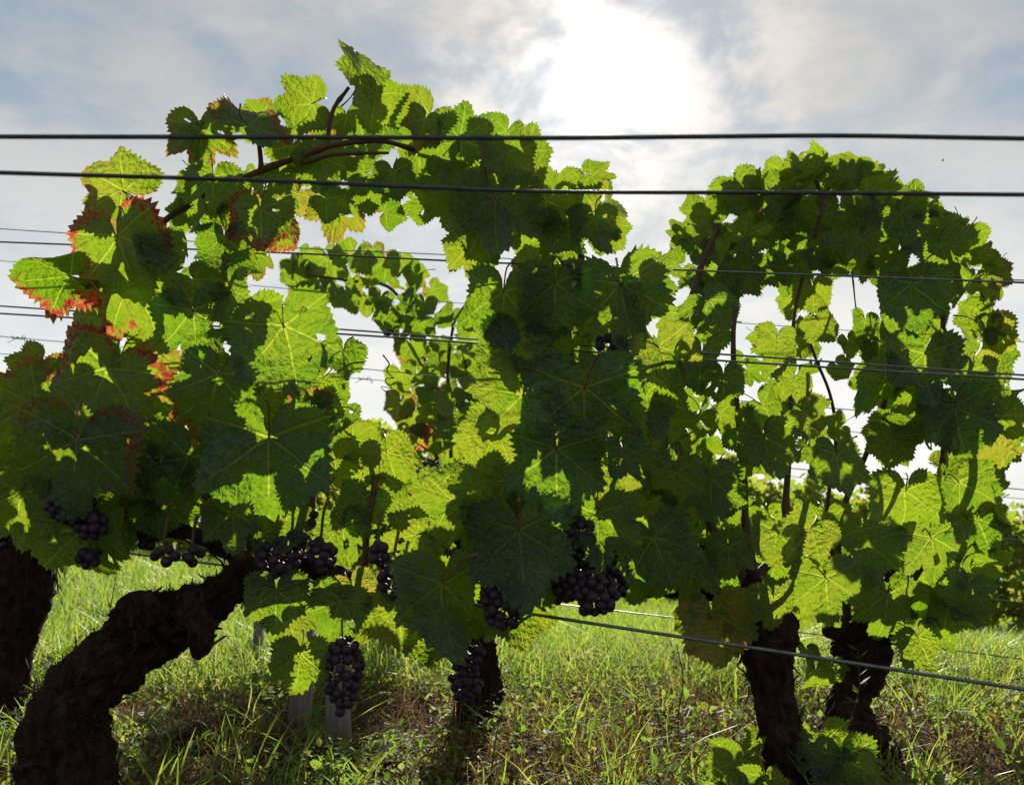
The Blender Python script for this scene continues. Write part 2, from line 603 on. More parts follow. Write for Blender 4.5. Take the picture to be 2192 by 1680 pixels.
tag(blades(46000, wedge(), yrange(1.95, 5.5, 1.25), 0.03, 0.15, 0.0020, 0.0056, 0.7, 'grass', M['grass'], 1.2, 3, 0.45, 0.55),
    'dense green grass strip between the vine rows', 'grass', kind='stuff')
tag(blades(46000, wedge(0.8, 0.68), yrange(5.3, 22, 1.5), 0.08, 0.20, 0.006, 0.013, 0.6, 'far_grass', M['grass'], 1.2, 2, 0.3, 0.3),
    'grass sloping away towards the far vine row', 'grass', kind='stuff')
tag(blades(12000, wedge(), yrange(0.75, 2.2), 0.02, 0.13, 0.0012, 0.0044, 0.8, 'sparse_grass', M['grass'], 1.0, 4, 0.5, 0.75, patchy(3.0, -0.05, 4.0)),
    'sparse grass blades growing in the soil under the vines', 'grass', kind='stuff')
tag(blades(34000, wedge(), yrange(0.75, 2.6), 0.02, 0.10, 0.0008, 0.0022, 0.8, 'dry_stems', M['dry'], 1.2, 3, 0.9, 0.3, patchy(2.2, -0.35, 9.0)),
    'brown dry stems and stalks under the vines', 'dry stems', kind='stuff')


def weeds(n, yf, name, smin, smax, label, mask=None, hmax=0.06):
    y = yf(n); x = wedge()(n, y)
    if mask is not None:
        k = mask(x, y); x, y = x[k], y[k]
    n = len(x)
    m = 5
    X = np.repeat(x, m) + rng.normal(0, 0.014, n * m)
    Y = np.repeat(y, m) + rng.normal(0, 0.014, n * m)
    Z = terrain(X, Y) + rng.random(n * m) * hmax + 0.004
    s = smin + (smax - smin) * rng.random(n * m)
    N = n * m
    # a small pointed oval leaf of six corners
    lx = np.array([0, 0.42, 0.36, 0, -0.36, -0.42]); ly = np.array([-0.6, -0.1, 0.35, 0.75, 0.35, -0.1]); lz = np.array([0, .1, .1, -.1, .1, .1])
    a = rng.random(N) * 2 * math.pi; b = rng.normal(0, 0.6, N)
    ca, sa, cb, sb = np.cos(a), np.sin(a), np.cos(b), np.sin(b)
    V = np.zeros((N, 6, 3))
    for i in range(6):
        px, py, pz = lx[i] * s, ly[i] * s, lz[i] * s
        qy = py * cb - pz * sb; qz = py * sb + pz * cb
        V[:, i, 0] = X + px * ca - qy * sa
        V[:, i, 1] = Y + px * sa + qy * ca
        V[:, i, 2] = Z + qz
    base = np.arange(N)[:, None] * 6
    q = np.concatenate([base + np.array([[0, 1, 2, 3]]), base + np.array([[0, 3, 4, 5]])])
    tint = np.repeat(np.repeat(rng.random(n) ** 1.5, m), 6)
    return tag(mesh_obj(name, fast_mesh(name, V.reshape(-1, 3), q, M['weed'], tint, False)), label, 'weeds', kind='stuff')


def dry_patch(x, y):
    e = ((x - 0.22) / 0.55) ** 2 + ((y - 1.65) / 0.42) ** 2
    return rng.random(len(x)) < np.exp(-e)


tag(blades(30000, wedge(), yrange(1.1, 2.3), 0.015, 0.085, 0.0009, 0.0026, 0.9, 'dead_weeds', M['dry'], 0.8, 3, 1.0, 0.5, dry_patch),
    'brown withered weeds in the patch between the middle and right trunks', 'dead weeds', kind='stuff')
weeds(11000, yrange(0.8, 2.6), 'low_weeds', 0.003, 0.012, 'low small leaved weeds covering the soil under the vines', patchy(3.4, -0.1, 2.0))

weeds(330, yrange(1.0, 2.3), 'broad_weeds', 0.012, 0.026, 'broad leaved green weeds scattered under the vines', None, 0.05)

# ------------------------------------------------------------------ vine leaf shapes
def leaf_mesh(k):
    r_ = random.Random(100 + k)
    sin1 = r_.choice([r_.uniform(0.54, 0.68), r_.uniform(0.74, 0.88), r_.uniform(0.78, 0.90)]); sin2 = r_.uniform(0.62, 0.78)
    l1 = r_.uniform(0.88, 1.0); l2 = r_.uniform(0.72, 0.84)
    ctrl = [(0, 1.02), (6, 0.98), (16, 0.90), (28, sin1), (43, l1 - 0.08), (51, l1 + 0.03), (60, l1 - 0.09), (80, sin2), (98, l2 - 0.04), (108, l2 + 0.02),
            (128, 0.66), (146, 0.54), (160, 0.38), (174, 0.10)]
    ang = [c[0] for c in ctrl]; rr = [c[1] for c in ctrl]
    nt = 23                                   # teeth on each half
    th, rv, ri = [], [], []
    for side in (-1, 1):
        seq_t, seq_r, seq_i = [], [], []
        jit = [r_.uniform(0.45, 1.5) for _ in range(nt)]
        for i in range(nt):
            a0 = 172.0 * i / nt
            for f, up in ((0.0, -0.35), (0.55, 0.75)):
                a = a0 + f * 172.0 / nt
                b = float(np.interp(a, ang, rr))
                amp = 0.064 * jit[i] * (1.0 if a < 150 else 0.35)
                seq_t.append(a * side); seq_r.append(b + amp * up); seq_i.append(b - 0.055)
        if side < 0:
            seq_t = seq_t[:0:-1]; seq_r = seq_r[:0:-1]; seq_i = seq_i[:0:-1]   # from -172 up to just below 0
        th += seq_t; rv += seq_r; ri += seq_i
    n = len(th)
    rings = [0.16, 0.38, 0.60, 0.80, 0.93, 1.0]
    fold = r_.uniform(-0.15, 0.6); cup = r_.uniform(-0.4, 0.35); droop = r_.uniform(-0.15, 0.55)
    wav = r_.uniform(0.06, 0.22); wp = r_.uniform(0, 6.28); wk = r_.choice([2, 3, 4]); tw = r_.uniform(-0.25, 0.25)
    curl = r_.uniform(-0.1, 0.3) if k % 3 else r_.uniform(0.35, 0.8)

    def bend(x, y):
        r = math.hypot(x, y); a = math.atan2(x, y)
        z = fold * (math.sqrt(x * x + 0.02) - 0.14) + cup * r * r * 0.6 - droop * max(0, y) ** 2 + wav * math.sin(wk * a + wp) * r * r
        z += tw * x * y - curl * max(0.0, abs(x) - 0.35) ** 2 * 2.2
        z += 0.08 * mnoise.noise(Vector((x * 3, y * 3, k * 7.7))) + 0.035 * mnoise.noise(Vector((x * 8, y * 8, k * 3.1)))
        z += 0.03 * math.sin(11 * a + k) * r ** 3
        s = 1 - 0.10 * abs(fold)
        return (x * s, y, z)
    V, UV, E, F, MI = [], [], [], [], []
    V.append(bend(0, 0)); UV.append((0.5, 0.5)); E.append(0.0)
    for q, f in enumerate(rings):
        for i in range(n):
            r = rv[i] if q == len(rings) - 1 else ri[i] * f
            a = rad(th[i])
            x, y = r * math.sin(a), r * math.cos(a)
            V.append(bend(x, y)); UV.append((0.5 + x * 0.5, 0.5 + y * 0.5)); E.append(f if q < len(rings) - 1 else 1.0)
    for i in range(n - 1):
        F.append((0, 1 + i + 1, 1 + i)); MI.append(0)
    for q in range(len(rings) - 1):
        b0, b1 = 1 + q * n, 1 + (q + 1) * n
        for i in range(n - 1):
            F.append((b0 + i, b0 + i + 1, b1 + i + 1, b1 + i)); MI.append(0)
    # insect holes in some leaves
    if k % 4 == 1:
        for _ in range(r_.randint(1, 3)):
            q = r_.randint(1, 3); i0 = r_.randint(8, n - 12); L = r_.randint(2, 5)
            kill = set()
            for i in range(i0, i0 + L):
                kill.add((n - 1) + q * (n - 1) + i)
            keep = [j for j in range(len(F)) if j not in kill]
            F = [F[j] for j in keep]; MI = [MI[j] for j in keep]
    # petiole
    pl = r_.uniform(0.55, 0.9)
    bx = r_.uniform(-0.25, 0.25)
    pp = smooth_path([(0, 0.02, bend(0, 0)[2]), (bx * 0.3, -0.22 * pl, -0.14 * pl), (bx * 0.8, -0.5 * pl, -0.42 * pl), (bx, -0.62 * pl, -0.85 * pl)], 7)
    nf = len(F)
    tube(pp, [0.016, 0.014, 0.014, 0.014, 0.015, 0.017, 0.022], 5, V, F)
    MI += [1] * (len(F) - nf)
    while len(UV) < len(V): UV.append((0.5, 0.5)); E.append(0.0)
    me = make_mesh('leaf', V, F, [M['leaf'], M['petiole']], True, {'edge': E}, MI)
    ul = me.uv_layers.new(name='UVMap')
    vi = np.zeros(len(me.loops), np.int32)
    me.loops.foreach_get('vertex_index', vi)
    ul.data.foreach_set('uv', np.array(UV, np.float32)[vi].ravel())
    return me


LEAVES = [leaf_mesh(k) for k in range(32)]


class Vine:
    def __init__(self, name, base, label, group=None):
        self.root = bpy.data.objects.new(name, None)
        link(self.root)
        self.root.location = base
        self.root.empty_display_size = 0.1
        tag(self.root, label, 'grapevine', group)
        self.b = Vector(base)
        self.nl = 0

    def leaf(self, px, py, d, size, phi=0.0, yaw=None, pitch=None, side=None, col=(0, 0.15, 0.1), var=None, roll=0.0):
        """size: leaf width in frame px; phi: direction of the tip, 0 = down, 90 = right"""
        if yaw is None: yaw = random.gauss(0, 30)
        if pitch is None: pitch = random.gauss(10, 24)
        if side is None: side = random.choice((1, -1, 1))
        a = rad(phi)
        t = Vector((math.sin(a), 0, -math.cos(a)))
        n = Vector((0, -1.0 * side, 0))
        rot = Quaternion((0, 0, 1), rad(yaw)) @ Quaternion((1, 0, 0), rad(pitch))
        t = rot @ t; n = rot @ n
        x = t.cross(n)
        mt = Matrix((x, t, n)).transposed().to_4x4()
        s = size * d / FPX / 1.5
        c = P(px, py, d)
        loc = c - t * 0.28 * s
        me = LEAVES[random.randrange(len(LEAVES)) if var is None else var]
        o = bpy.data.objects.new('leaf', me)
        link(o, self.root)
        o.matrix_local = Matrix.Translation(loc - self.b) @ mt @ Matrix.Diagonal((s, s, s, 1))
        o.color = (col[0], col[1], col[2], 1)
        self.nl += 1
        return o

    def tube_part(self, name, pts, mat, seg=8, n=30, node_len=0.065, wob=0.004, parent=None):
        """pts: (px, py, depth, radius_m)"""
        wp = [tuple(P(p[0], p[1], p[2])) + (p[3],) for p in pts]
        q = smooth_path(wp, n)
        path, r = q[:, :3], q[:, 3]
        L = np.concatenate([[0], np.cumsum(np.linalg.norm(np.diff(path, axis=0), axis=1))])
        ph = random.random()
        rr = r * (1 + 0.35 * np.exp(-((((L / node_len + ph) % 1) - 0.5) / 0.08) ** 2))
        for i in range(n):
            path[i] += np.array(mnoise.noise_vector(Vector(path[i]) * 14)) * wob
        V, F = tube(path - np.array(self.b), rr, seg)
        return mesh_obj(name, make_mesh(name, V, F, [mat]), parent or self.root)

    def shoot(self, pts, n=30):
        return self.tube_part('shoot', pts, M['shoot'], 8, n)

    def trunk(self, pts, seed, n=90, seg=56, rough=1.0, flakes=45, name='trunk'):
        """pts: world points with radius"""
        q = smooth_path(pts, n)
        path, r = q[:, :3] - np.array(self.b), q[:, 3]
        L = np.concatenate([[0], np.cumsum(np.linalg.norm(np.diff(path, axis=0), axis=1))])

        def disp(i, j, a, rr, p):
            ca, sa = math.cos(a), math.sin(a)
            l = L[i]
            big = mnoise.fractal(Vector((ca * 1.3, sa * 1.3, l * 9 + seed)), 0.8, 2.0, 3)
            tw_ = a + l * 3.0
            ridge = mnoise.noise(Vector((math.cos(tw_) * 5.5, math.sin(tw_) * 5.5, l * 9 + seed * 3)))
            fin = mnoise.noise(Vector((math.cos(tw_) * 13, math.sin(tw_) * 13, l * 95 + seed * 5)))
            cr = mnoise.noise(Vector((ca * 3, sa * 3, l * 55 + seed)))
            cru = mnoise.noise(Vector(p + np.array([ca, sa, 0.0]) * rr) * 85.0) * 0.0048 + mnoise.noise(Vector(p + np.array([ca, sa, ca]) * rr) * 200.0) * 0.0026
            return cru * min(1.0, rr / 0.02) + rr * (1 + rough * (0.20 * big + 0.10 * (0.35 - abs(ridge)) + 0.15 * fin + 0.15 * cr))
        V, F = tube(path, r, seg, disp=disp)
        # loose strips of bark peeling off the surface
        tg, N, B = frames(path)
        rs = random.Random(seed)
        for _ in range(flakes):
            i = rs.randint(3, n - 14); a = rs.uniform(0, 6.28)
            ln = rs.randint(4, 8); w = rs.uniform(0.0012, 0.0040)
            lift = rs.uniform(0.004, 0.016)
            end = rs.random() < 0.5
            b = len(V)
            for s in range(ln):
                ii = min(n - 1, i + s)
                f = s / (ln - 1)
                u = N[ii] * math.cos(a) + B[ii] * math.sin(a)
                ss = -N[ii] * math.sin(a) + B[ii] * math.cos(a)
                h = r[ii] * 1.05 + lift * ((f if end else 1 - f) ** 2) + 0.001
                c = path[ii] + u * h
                ww = w * (1 - 0.7 * abs(f - 0.4))
                V.append(c - ss * ww); V.append(c + ss * ww); V.append(c + u * 0.002)
            for s in range(ln - 1):
                k = b + 3 * s
                F += [(k, k + 2, k + 5, k + 3), (k + 2, k + 1, k + 4, k + 5), (k + 1, k, k + 3, k + 4)]
        return mesh_obj(name, make_mesh(name, V, F, [M['bark']]), self.root)

    def bunch(self, px, py, d, w, h, seed, dia=0.0128, lean=0.0):
        rs = random.Random(seed)
        e = bpy.data.objects.new('grape_bunch', None)
        link(e, self.root)
        c = P(px, py, d)
        e.location = c - self.b
        e.empty_display_size = 0.02
        w, h = w * 1.12, h * 1.12
        W, H = w * d / FPX * 0.5, h * d / FPX * 0.5
        W = max(W - dia * 0.25, dia * 0.5); H = max(H - dia * 0.25, dia * 0.5)
        D = max(min(W, H) * 0.85, dia * 0.6)
        pts = []
        for _ in range(3200):
            u = Vector((rs.gauss(0, 1), rs.gauss(0, 1), rs.gauss(0, 1)))
            u.normalize()
            k = rs.uniform(0.78, 1.0)
            zz = u.z * k
            tp = 1.0 - 0.28 * max(0, -zz)
            p = Vector((u.x * k * W * tp, u.y * k * D * tp, zz * H))
            p.x += lean * p.z
            if p.y > 0.55 * D: continue
            if all((p - q).length > dia * 0.79 for q in pts):
                pts.append(p)
            if len(pts) > 60: break
        top = Vector((0, 0, H + 0.02))
        V, F = tube([top + Vector((0.004, 0, 0.02)), top, Vector((0, 0, H * 0.4)), Vector((0, 0, -H * 0.7))], [0.0022, 0.002, 0.0018, 0.001], 6)
        for p in pts[::2]:
            tube([Vector((0, 0, max(-H * 0.7, min(H, p.z + 0.008)))), p], [0.0009, 0.0007], 4, V, F)
        mesh_obj('stalk', make_mesh('stalk', V, F, [M['rachis']]), e)
        for p in pts:
            o = bpy.data.objects.new('berry', BERRY)
            link(o, e)
            o.location = p
            k = dia * 0.5 * rs.uniform(0.78, 1.12)
            o.scale = (k, k, k * rs.uniform(0.98, 1.08))
            o.rotation_euler = (rs.uniform(0, 6), rs.uniform(0, 6), 0)
        return e

    def tendril(self, px, py, d, length, seed, turns=3):
        rs = random.Random(seed)
        pts = []
        for i in range(40):
            f = i / 39
            a = turns * 6.28 * f * f
            r = 0.012 * f * (1 - 0.5 * f)
            c = P(px, py, d) + Vector((rs.uniform(-1, 1) * 0.0005 + 0.01 * math.sin(3 * f), 0, -length * f))
            pts.append(c + Vector((math.cos(a) * r, math.sin(a) * r, math.sin(a * 0.9) * r * 0.6)) - self.b)
        V, F = tube(pts, list(np.linspace(0.0012, 0.0005, 40)), 5)
        return mesh_obj('tendril', make_mesh('tendril', V, F, [M['shoot']]), self.root)


def berry_mesh():
    bm = bmesh.new()
    bmesh.ops.create_uvsphere(bm, u_segments=14, v_segments=9, radius=1.0)
    me = bpy.data.meshes.new('berry')
    bm.to_mesh(me); bm.free()
    me.materials.append(M['berry'])
    me.polygons.foreach_set('use_smooth', [True] * len(me.polygons))
    return me


BERRY = berry_mesh()


# ------------------------------------------------------------------ filling a crown with leaves
def inpoly(x, y, poly):
    c = False
    j = len(poly) - 1
    for i in range(len(poly)):
        xi, yi = poly[i]; xj, yj = poly[j]
        if (yi > y) != (yj > y) and x < (xj - xi) * (y - yi) / (yj - yi) + xi: c = not c
        j = i
    return c


CELL = 6
LIT = []      # blades that the sun reaches: nothing grows in their way


def sunlit(lst):
    for x, y, d, size in lst:
        LIT.append((P(x, y, d), size * d / FPX))


def shades(c, w):
    for p, r in LIT:
        if c.y > p.y + 0.005:
            q = c - SUN_DIR * ((c.y - p.y) / SUN_DIR.y)
            if (q - p).length < 0.40 * r + 0.36 * w: return True
    return False


GW, GH = 2192 // CELL + 40, 1680 // CELL + 40
gapmap = np.zeros((GH, GW), np.float32)
YY, XX = np.mgrid[0:GH, 0:GW]
PXC, PYC = (XX - 20) * CELL, (YY - 20) * CELL


def raster(poly):
    x0, x1 = min(p[0] for p in poly), max(p[0] for p in poly)
    y0, y1 = min(p[1] for p in poly), max(p[1] for p in poly)
    m = np.zeros((GH, GW), bool)
    for i in range(max(0, int(y0 // CELL) + 19), min(GH, int(y1 // CELL) + 22)):
        for j in range(max(0, int(x0 // CELL) + 19), min(GW, int(x1 // CELL) + 22)):
            if inpoly((j - 20) * CELL, (i - 20) * CELL, poly): m[i, j] = True
    return m


def fill(vine, poly, smin, smax, dmin, dmax, layers, gaps, autumn=(0.0, 0.2, 0.1), tries=1500, phi_sd=45, cover=None, maxn=290, gap_tol=0.07, out_tol=0.30, yaw_sd=30):
    reg = raster(poly)
    cov = np.zeros((GH, GW), np.float32) if cover is None else cover
    xs = np.argwhere(reg)
    n0 = vine.nl
    for _ in range(tries):
        if vine.nl >= maxn: break
        i, j = xs[random.randrange(len(xs))]
        px = (j - 20) * CELL + random.uniform(-4, 4); py = (i - 20) * CELL + random.uniform(-4, 4)
        s = random.uniform(smin, smax)
        rc = int(0.55 * s / CELL) + 2
        sl_ = (slice(max(0, i - rc), i + rc + 1), slice(max(0, j - rc), j + rc + 1))
        d2 = (PXC[sl_] - px) ** 2 + (PYC[sl_] - py) ** 2
        disk = d2 < (0.43 * s) ** 2
        wide_disk = d2 < (0.53 * s) ** 2
        nd = disk.sum()
        if nd == 0: continue
        if (gaps[sl_] & wide_disk).sum() > gap_tol * nd: continue
        if (~reg[sl_] & disk).sum() > out_tol * nd: continue
        if cov[sl_][disk].mean() > layers - 0.75: continue
        dd = random.uniform(dmin, dmax)
        if shades(P(px, py, dd), s * dd / FPX): continue
        cov[sl_][disk] += 1
        c = (autumn[0] if random.random() < 0.25 else 0, autumn[1] * random.random() * 1.0, autumn[2] if random.random() < 0.35 else 0)
        vine.leaf(px, py, dd, s * random.uniform(1.0, 1.12), random.gauss(0, phi_sd), col=c, yaw=random.gauss(0, yaw_sd))
    return vine.nl - n0


def circ(x, y, r):
    return [(x + r * math.cos(a), y + r * math.sin(a)) for a in np.linspace(0, 6.28, 9)[:-1]]


GAPS = [
    [(640, 420), (690, 480), (760, 497), (800, 475), (900, 500), (955, 535), (985, 575), (1042, 585), (1042, 620), (990, 622), (960, 655), (940, 600),
     (900, 562), (850, 547), (800, 522), (760, 515), (690, 530), (640, 532), (615, 570), (612, 530), (635, 470)],
    [(560, 596), (615, 585), (645, 655), (715, 664), (740, 660), (822, 690), (842, 760), (835, 850), (842, 905), (800, 912), (772, 870), (745, 822), (738, 760), (715, 700), (660, 640), (600, 622)],
    [(1040, 560), (1045, 650), (1095, 622), (1100, 640), (1040, 715), (1000, 695), (1012, 622)],
    [(1350, 370), (1500, 415), (1440, 500), (1415, 548), (1335, 520), (1345, 450)],
    [(1608, 640), (1660, 622), (1645, 700), (1612, 735), (1592, 682)],
    [(1742, 592), (1810, 592), (1872, 622), (1862, 682), (1832, 735), (1842, 782), (1802, 832), (1782, 892), (1770, 850), (1742, 830), (1712, 800), (1765, 760), (1805, 700), (1795, 640), (1752, 612)],
    [(1572, 742), (1612, 762), (1602, 850), (1580, 872), (1560, 800)],
    [(1538, 930), (1572, 960), (1550, 990)],
    [(1772, 935), (1862, 900), (1842, 965), (1790, 955)],
    [(1640, 1040), (1760, 1035), (1725, 1100), (1670, 1085)],
    circ(1983, 968, 14), circ(2010, 1030, 14), circ(1440, 622, 16), circ(1395, 690, 12),
    circ(590, 330, 22), circ(515, 320, 20), circ(560, 310, 12), circ(365, 790, 30), circ(490, 862, 18), circ(60, 880, 14), circ(178, 642, 16),
    circ(720, 215, 22), circ(1020, 320, 22), circ(1160, 880, 16), circ(1300, 590, 14), circ(1165, 520, 12), circ(1215, 460, 16),
    [(0, 520), (150, 560), (30, 650), (60, 690), (150, 690), (130, 735), (30, 815), (0, 835)],
    circ(855, 1010, 18), circ(890, 1010, 22), circ(1000, 1170, 30), circ(640, 1290, 22), circ(1340, 1200, 20), circ(1900, 1210, 24),
]
GAPS += [circ(x, y, 15) for x, y in ((1559, 470), (1960, 557), (2008, 550), (2091, 575), (1758, 420), (1949, 522), (2041, 690), (2006, 655), (1529, 752), (1995, 810), (1866, 1018), (1934, 1025), (1761, 1012), (1601, 1045), (1886, 1058), (1961, 1073),
                                     (1470, 560), (1640, 540), (1090, 560), (1280, 560), (1420, 905), (940, 470), (420, 560), (520, 690))]
gapm = np.zeros((GH, GW), bool)
for g in GAPS: gapm |= raster(g)
for x, y, r in ((845, 1246, 36), (1080, 1300, 46), (1245, 1170, 40), (1250, 1268, 66), (735, 1440, 45), (1000, 1182, 30), (190, 1192, 24), (150, 1085, 40), (596, 1195, 46), (635, 1150, 26), (470, 1090, 34), (350, 1190, 26), (412, 1190, 22), (1592, 1215, 20), (810, 1188, 22), (1005, 1430, 34), (1310, 735, 24), (315, 1150, 22)):
    gapm |= raster(circ(x, y, r))

# ------------------------------------------------------------------ the left vine with the slanted trunk
def base_at(px, d):
    x = (px - 1096) / FPX * d
    return Vector((x, d, tz(x, d)))


def W(px, py, d, wpx):
    p = P(px, py, d)
    return (p.x, p.y, p.z, wpx * d / FPX * 0.5)


dB = 1.12
B = Vine('grapevine', base_at(140, dB), 'nearest grapevine with thick dark trunk slanting up from the lower left corner')
bb = B.b
B.trunk([(bb.x + 0.005, bb.y, bb.z - 0.06, 0.085), W(142, 1640, dB, 180), W(132, 1555, dB, 148), W(170, 1482, dB + 0.01, 126), W(258, 1405, dB + 0.02, 122),
         W(335, 1342, dB + 0.03, 134), W(400, 1310, dB + 0.04, 96), W(470, 1275, dB + 0.05, 76), W(520, 1235, dB + 0.06, 66), W(548, 1205, dB + 0.07, 40)], 3, n=210, seg=110, flakes=170, rough=1.1)
# knuckles of old wood on the trunk
B.trunk([W(330, 1370, dB + 0.02, 90), W(300, 1320, dB - 0.01, 92), W(285, 1290, dB - 0.02, 74), W(278, 1272, dB - 0.02, 36)], 8, n=40, seg=56, flakes=20, name='knuckle', rough=2.0)
B.trunk([W(400, 1310, dB + 0.01, 70), W(428, 1345, dB - 0.02, 58), W(430, 1385, dB - 0.02, 40), W(422, 1410, dB - 0.02, 14)], 9, n=40, seg=48, flakes=26, name='knuckle', rough=2.2)
B.trunk([W(520, 1235, dB + 0.06, 52), W(600, 1212, dB + 0.05, 48), W(690, 1222, dB + 0.04, 40), W(772, 1245, dB + 0.04, 30)], 12, n=46, seg=32, flakes=14, name='arm')
B.trunk([W(530, 1225, dB + 0.06, 40), W(505, 1190, dB + 0.08, 36), W(400, 1140, dB + 0.10, 26), W(310, 1150, dB + 0.12, 22)], 15, n=40, seg=28, flakes=10, name='arm')
for s in ([(525, 1225, 1.18, .008), (480, 1120, 1.18, .006), (472, 1000, 1.17, .005), (468, 880, 1.17, .0045), (500, 760, 1.18, .004), (516, 640, 1.17, .0035), (516, 540, 1.17, .003)],
          [(640, 1215, 1.17, .006), (662, 1090, 1.15, .005), (680, 980, 1.15, .0045), (660, 860, 1.17, .004)],
          [(310, 1150, 1.24, .006), (240, 1040, 1.22, .006), (210, 900, 1.2, .006), (215, 740, 1.2, .006), (300, 560, 1.2, .006), (345, 480, 1.2, .0045), (430, 425, 1.2, .0045),
           (570, 362, 1.19, .0042), (700, 314, 1.19, .004), (800, 302, 1.19, .0035), (900, 325, 1.19, .003), (1010, 350, 1.2, .003)],
          [(560, 365, 1.19, .0035), (552, 300, 1.18, .003), (548, 270, 1.18, .0025)],
          [(700, 314, 1.19, .0035), (712, 240, 1.18, .003), (745, 190, 1.18, .0025)],
          [(345, 480, 1.2, .0035), (320, 445, 1.19, .003), (300, 425, 1.18, .0022)],
          [(640, 350, 1.19, .003), (720, 330, 1.18, .003), (830, 330, 1.18, .002)],
          [(772, 1245, 1.16, .004), (790, 1120, 1.14, .004), (800, 1050, 1.14, .0035), (800, 960, 1.15, .003)]):
    B.shoot(s, 46)
# leaves one can pick out
BL = [  # px, py, d, size, phi, yaw, pitch, side, col
    (778, 145, 1.16, 150, 165, 48, -6, 1, (0, .1, 1)), (800, 225, 1.15, 125, -20, -15, 12, 1, (0, .2, 0)), (645, 225, 1.17, 125, -80, 10, 20, 1, (0, .3, 0)),
    (545, 258, 1.15, 165, 140, 35, -38, -1, (.75, .0, .6)), (430, 300, 1.16, 150, 5, 10, 5, 1, (.5, .05, 0)), (482, 246, 1.2, 75, 170, 20, 10, 1, (0, .2, 0)),
    (620, 330, 1.21, 110, -20, 10, 10, 1, (0, .35, 0)), (905, 268, 1.17, 140, -35, 0, 5, 1, (0, .35, 0)), (1005, 285, 1.16, 130, 120, 10, 10, 1, (0, .1, 0)),
    (1085, 350, 1.15, 130, 0, 15, 5, 1, (.4, .2, 0)), (1135, 345, 1.17, 130, 30, -25, 5, 1, (0, .3, 0)), (235, 392, 1.14, 185, -120, 5, 5, 1, (.5, .45, 0)),
    (225, 440, 1.18, 90, -30, 0, 0, 1, (0, .5, 0)), (265, 545, 1.12, 230, 15, -5, 12, 1, (1, .1, 0)), (115, 600, 1.10, 180, -62, 40, 58, -1, (1, 0, 0)),
    (300, 640, 1.15, 220, 20, 0, 8, 1, (1, .25, 0)), (560, 475, 1.12, 160, 5, 10, 5, -1, (.9, 0, 0)), (620, 740, 1.11, 235, 15, 0, 8, 1, (0, .15, 0)),
    (575, 985, 1.07, 265, 0, 6, 6, -1, (0, .05, 0)), (460, 830, 1.10, 170, -15, 10, 10, -1, (0, 0, 0)), (215, 830, 1.09, 245, -25, 0, 10, 1, (1, .2, .6)),
    (160, 990, 1.06, 270, -10, 5, 12, 1, (.5, .1, 0)), (40, 880, 1.16, 200, -60, 30, 20, -1, (.6, .2, 0)), (70, 790, 1.2, 105, -40, 30, 10, 1, (0, .4, .2)),
    (390, 1010, 1.12, 190, -20, 20, 15, -1, (.2, 0, 0)), (300, 1050, 1.14, 120, -30, 30, 20, 1, (0, .1, 0)), (455, 400, 1.13, 130, 0, 10, 0, -1, (0, 0, 0)),
    (420, 700, 1.14, 190, 10, 5, 10, -1, (0, 0, .3)), (480, 530, 1.13, 120, 0, 0, 0, -1, (0, 0, 0)), (720, 450, 1.18, 130, -10, 10, 0, 1, (.3, .5, 0)),
    (625, 425, 1.2, 95, -40, 20, 0, 1, (0, 1, 0)), (605, 500, 1.18, 90, 40, 30, 10, 1, (1, .2, 0)), (330, 800, 1.16, 150, 40, 0, 0, 1, (.4, .6, 0)),
    (40, 1080, 1.13, 140, -10, 15, 0, 1, (.2, .3, 0)), (190, 1160, 1.12, 190, 5, 0, 10, 1, (0, .3, 0)), (500, 1120, 1.1, 130, 10, 10, 0, -1, (0, 0, 0)),
    (735, 770, 1.15, 110, 0, 55, 0, -1, (0, 0, 0)), (690, 870, 1.15, 110, 20, 20, 0, 1, (0, .2, 0)),
    (715, 985, 1.16, 130, 10, 0, 0, 1, (0, .35, 0)), (775, 945, 1.15, 110, 70, 0, 10, 1, (0, .3, 0)), (835, 990, 1.14, 125, 20, 10, 0, 1, (0, .35, 0)),
    (830, 1065, 1.15, 115, 60, -10, 0, 1, (0, .35, 0)), (765, 1035, 1.16, 110, -30, 0, 0, 1, (0, .3, 0)), (775, 1090, 1.13, 120, -20, 15, 0, -1, (0, .2, 0)),
    (735, 1150, 1.13, 135, 10, 5, 5, 1, (0, .2, 0)), (870, 1150, 1.13, 125, -75, 5, 0, 1, (0, .35, 0)), (855, 1325, 1.12, 135, 5, 0, 0, 1, (0, .4, 0)),
    (590, 1290, 1.11, 140, 0, 10, 0, 1, (0, .3, 0)), (640, 1425, 1.1, 130, -5, 25, 0, 1, (0, .2, 0)), (720, 1310, 1.12, 140, -20, 5, 0, 1, (0, .1, .4)),
    (760, 1270, 1.13, 100, 20, 5, 0, 1, (0, 1, .4)), (620, 1340, 1.13, 110, 20, 0, 0, 1, (0, .5, 0)), (610, 1130, 1.12, 110, 0, 0, 0, 1, (0, .3, 0)),
    (1000, 1060, 1.1, 110, -40, 45, 20, -1, (0, 0, 0)), (940, 1075, 1.12, 150, -80, 0, 5, 1, (0, .3, 0)),
]
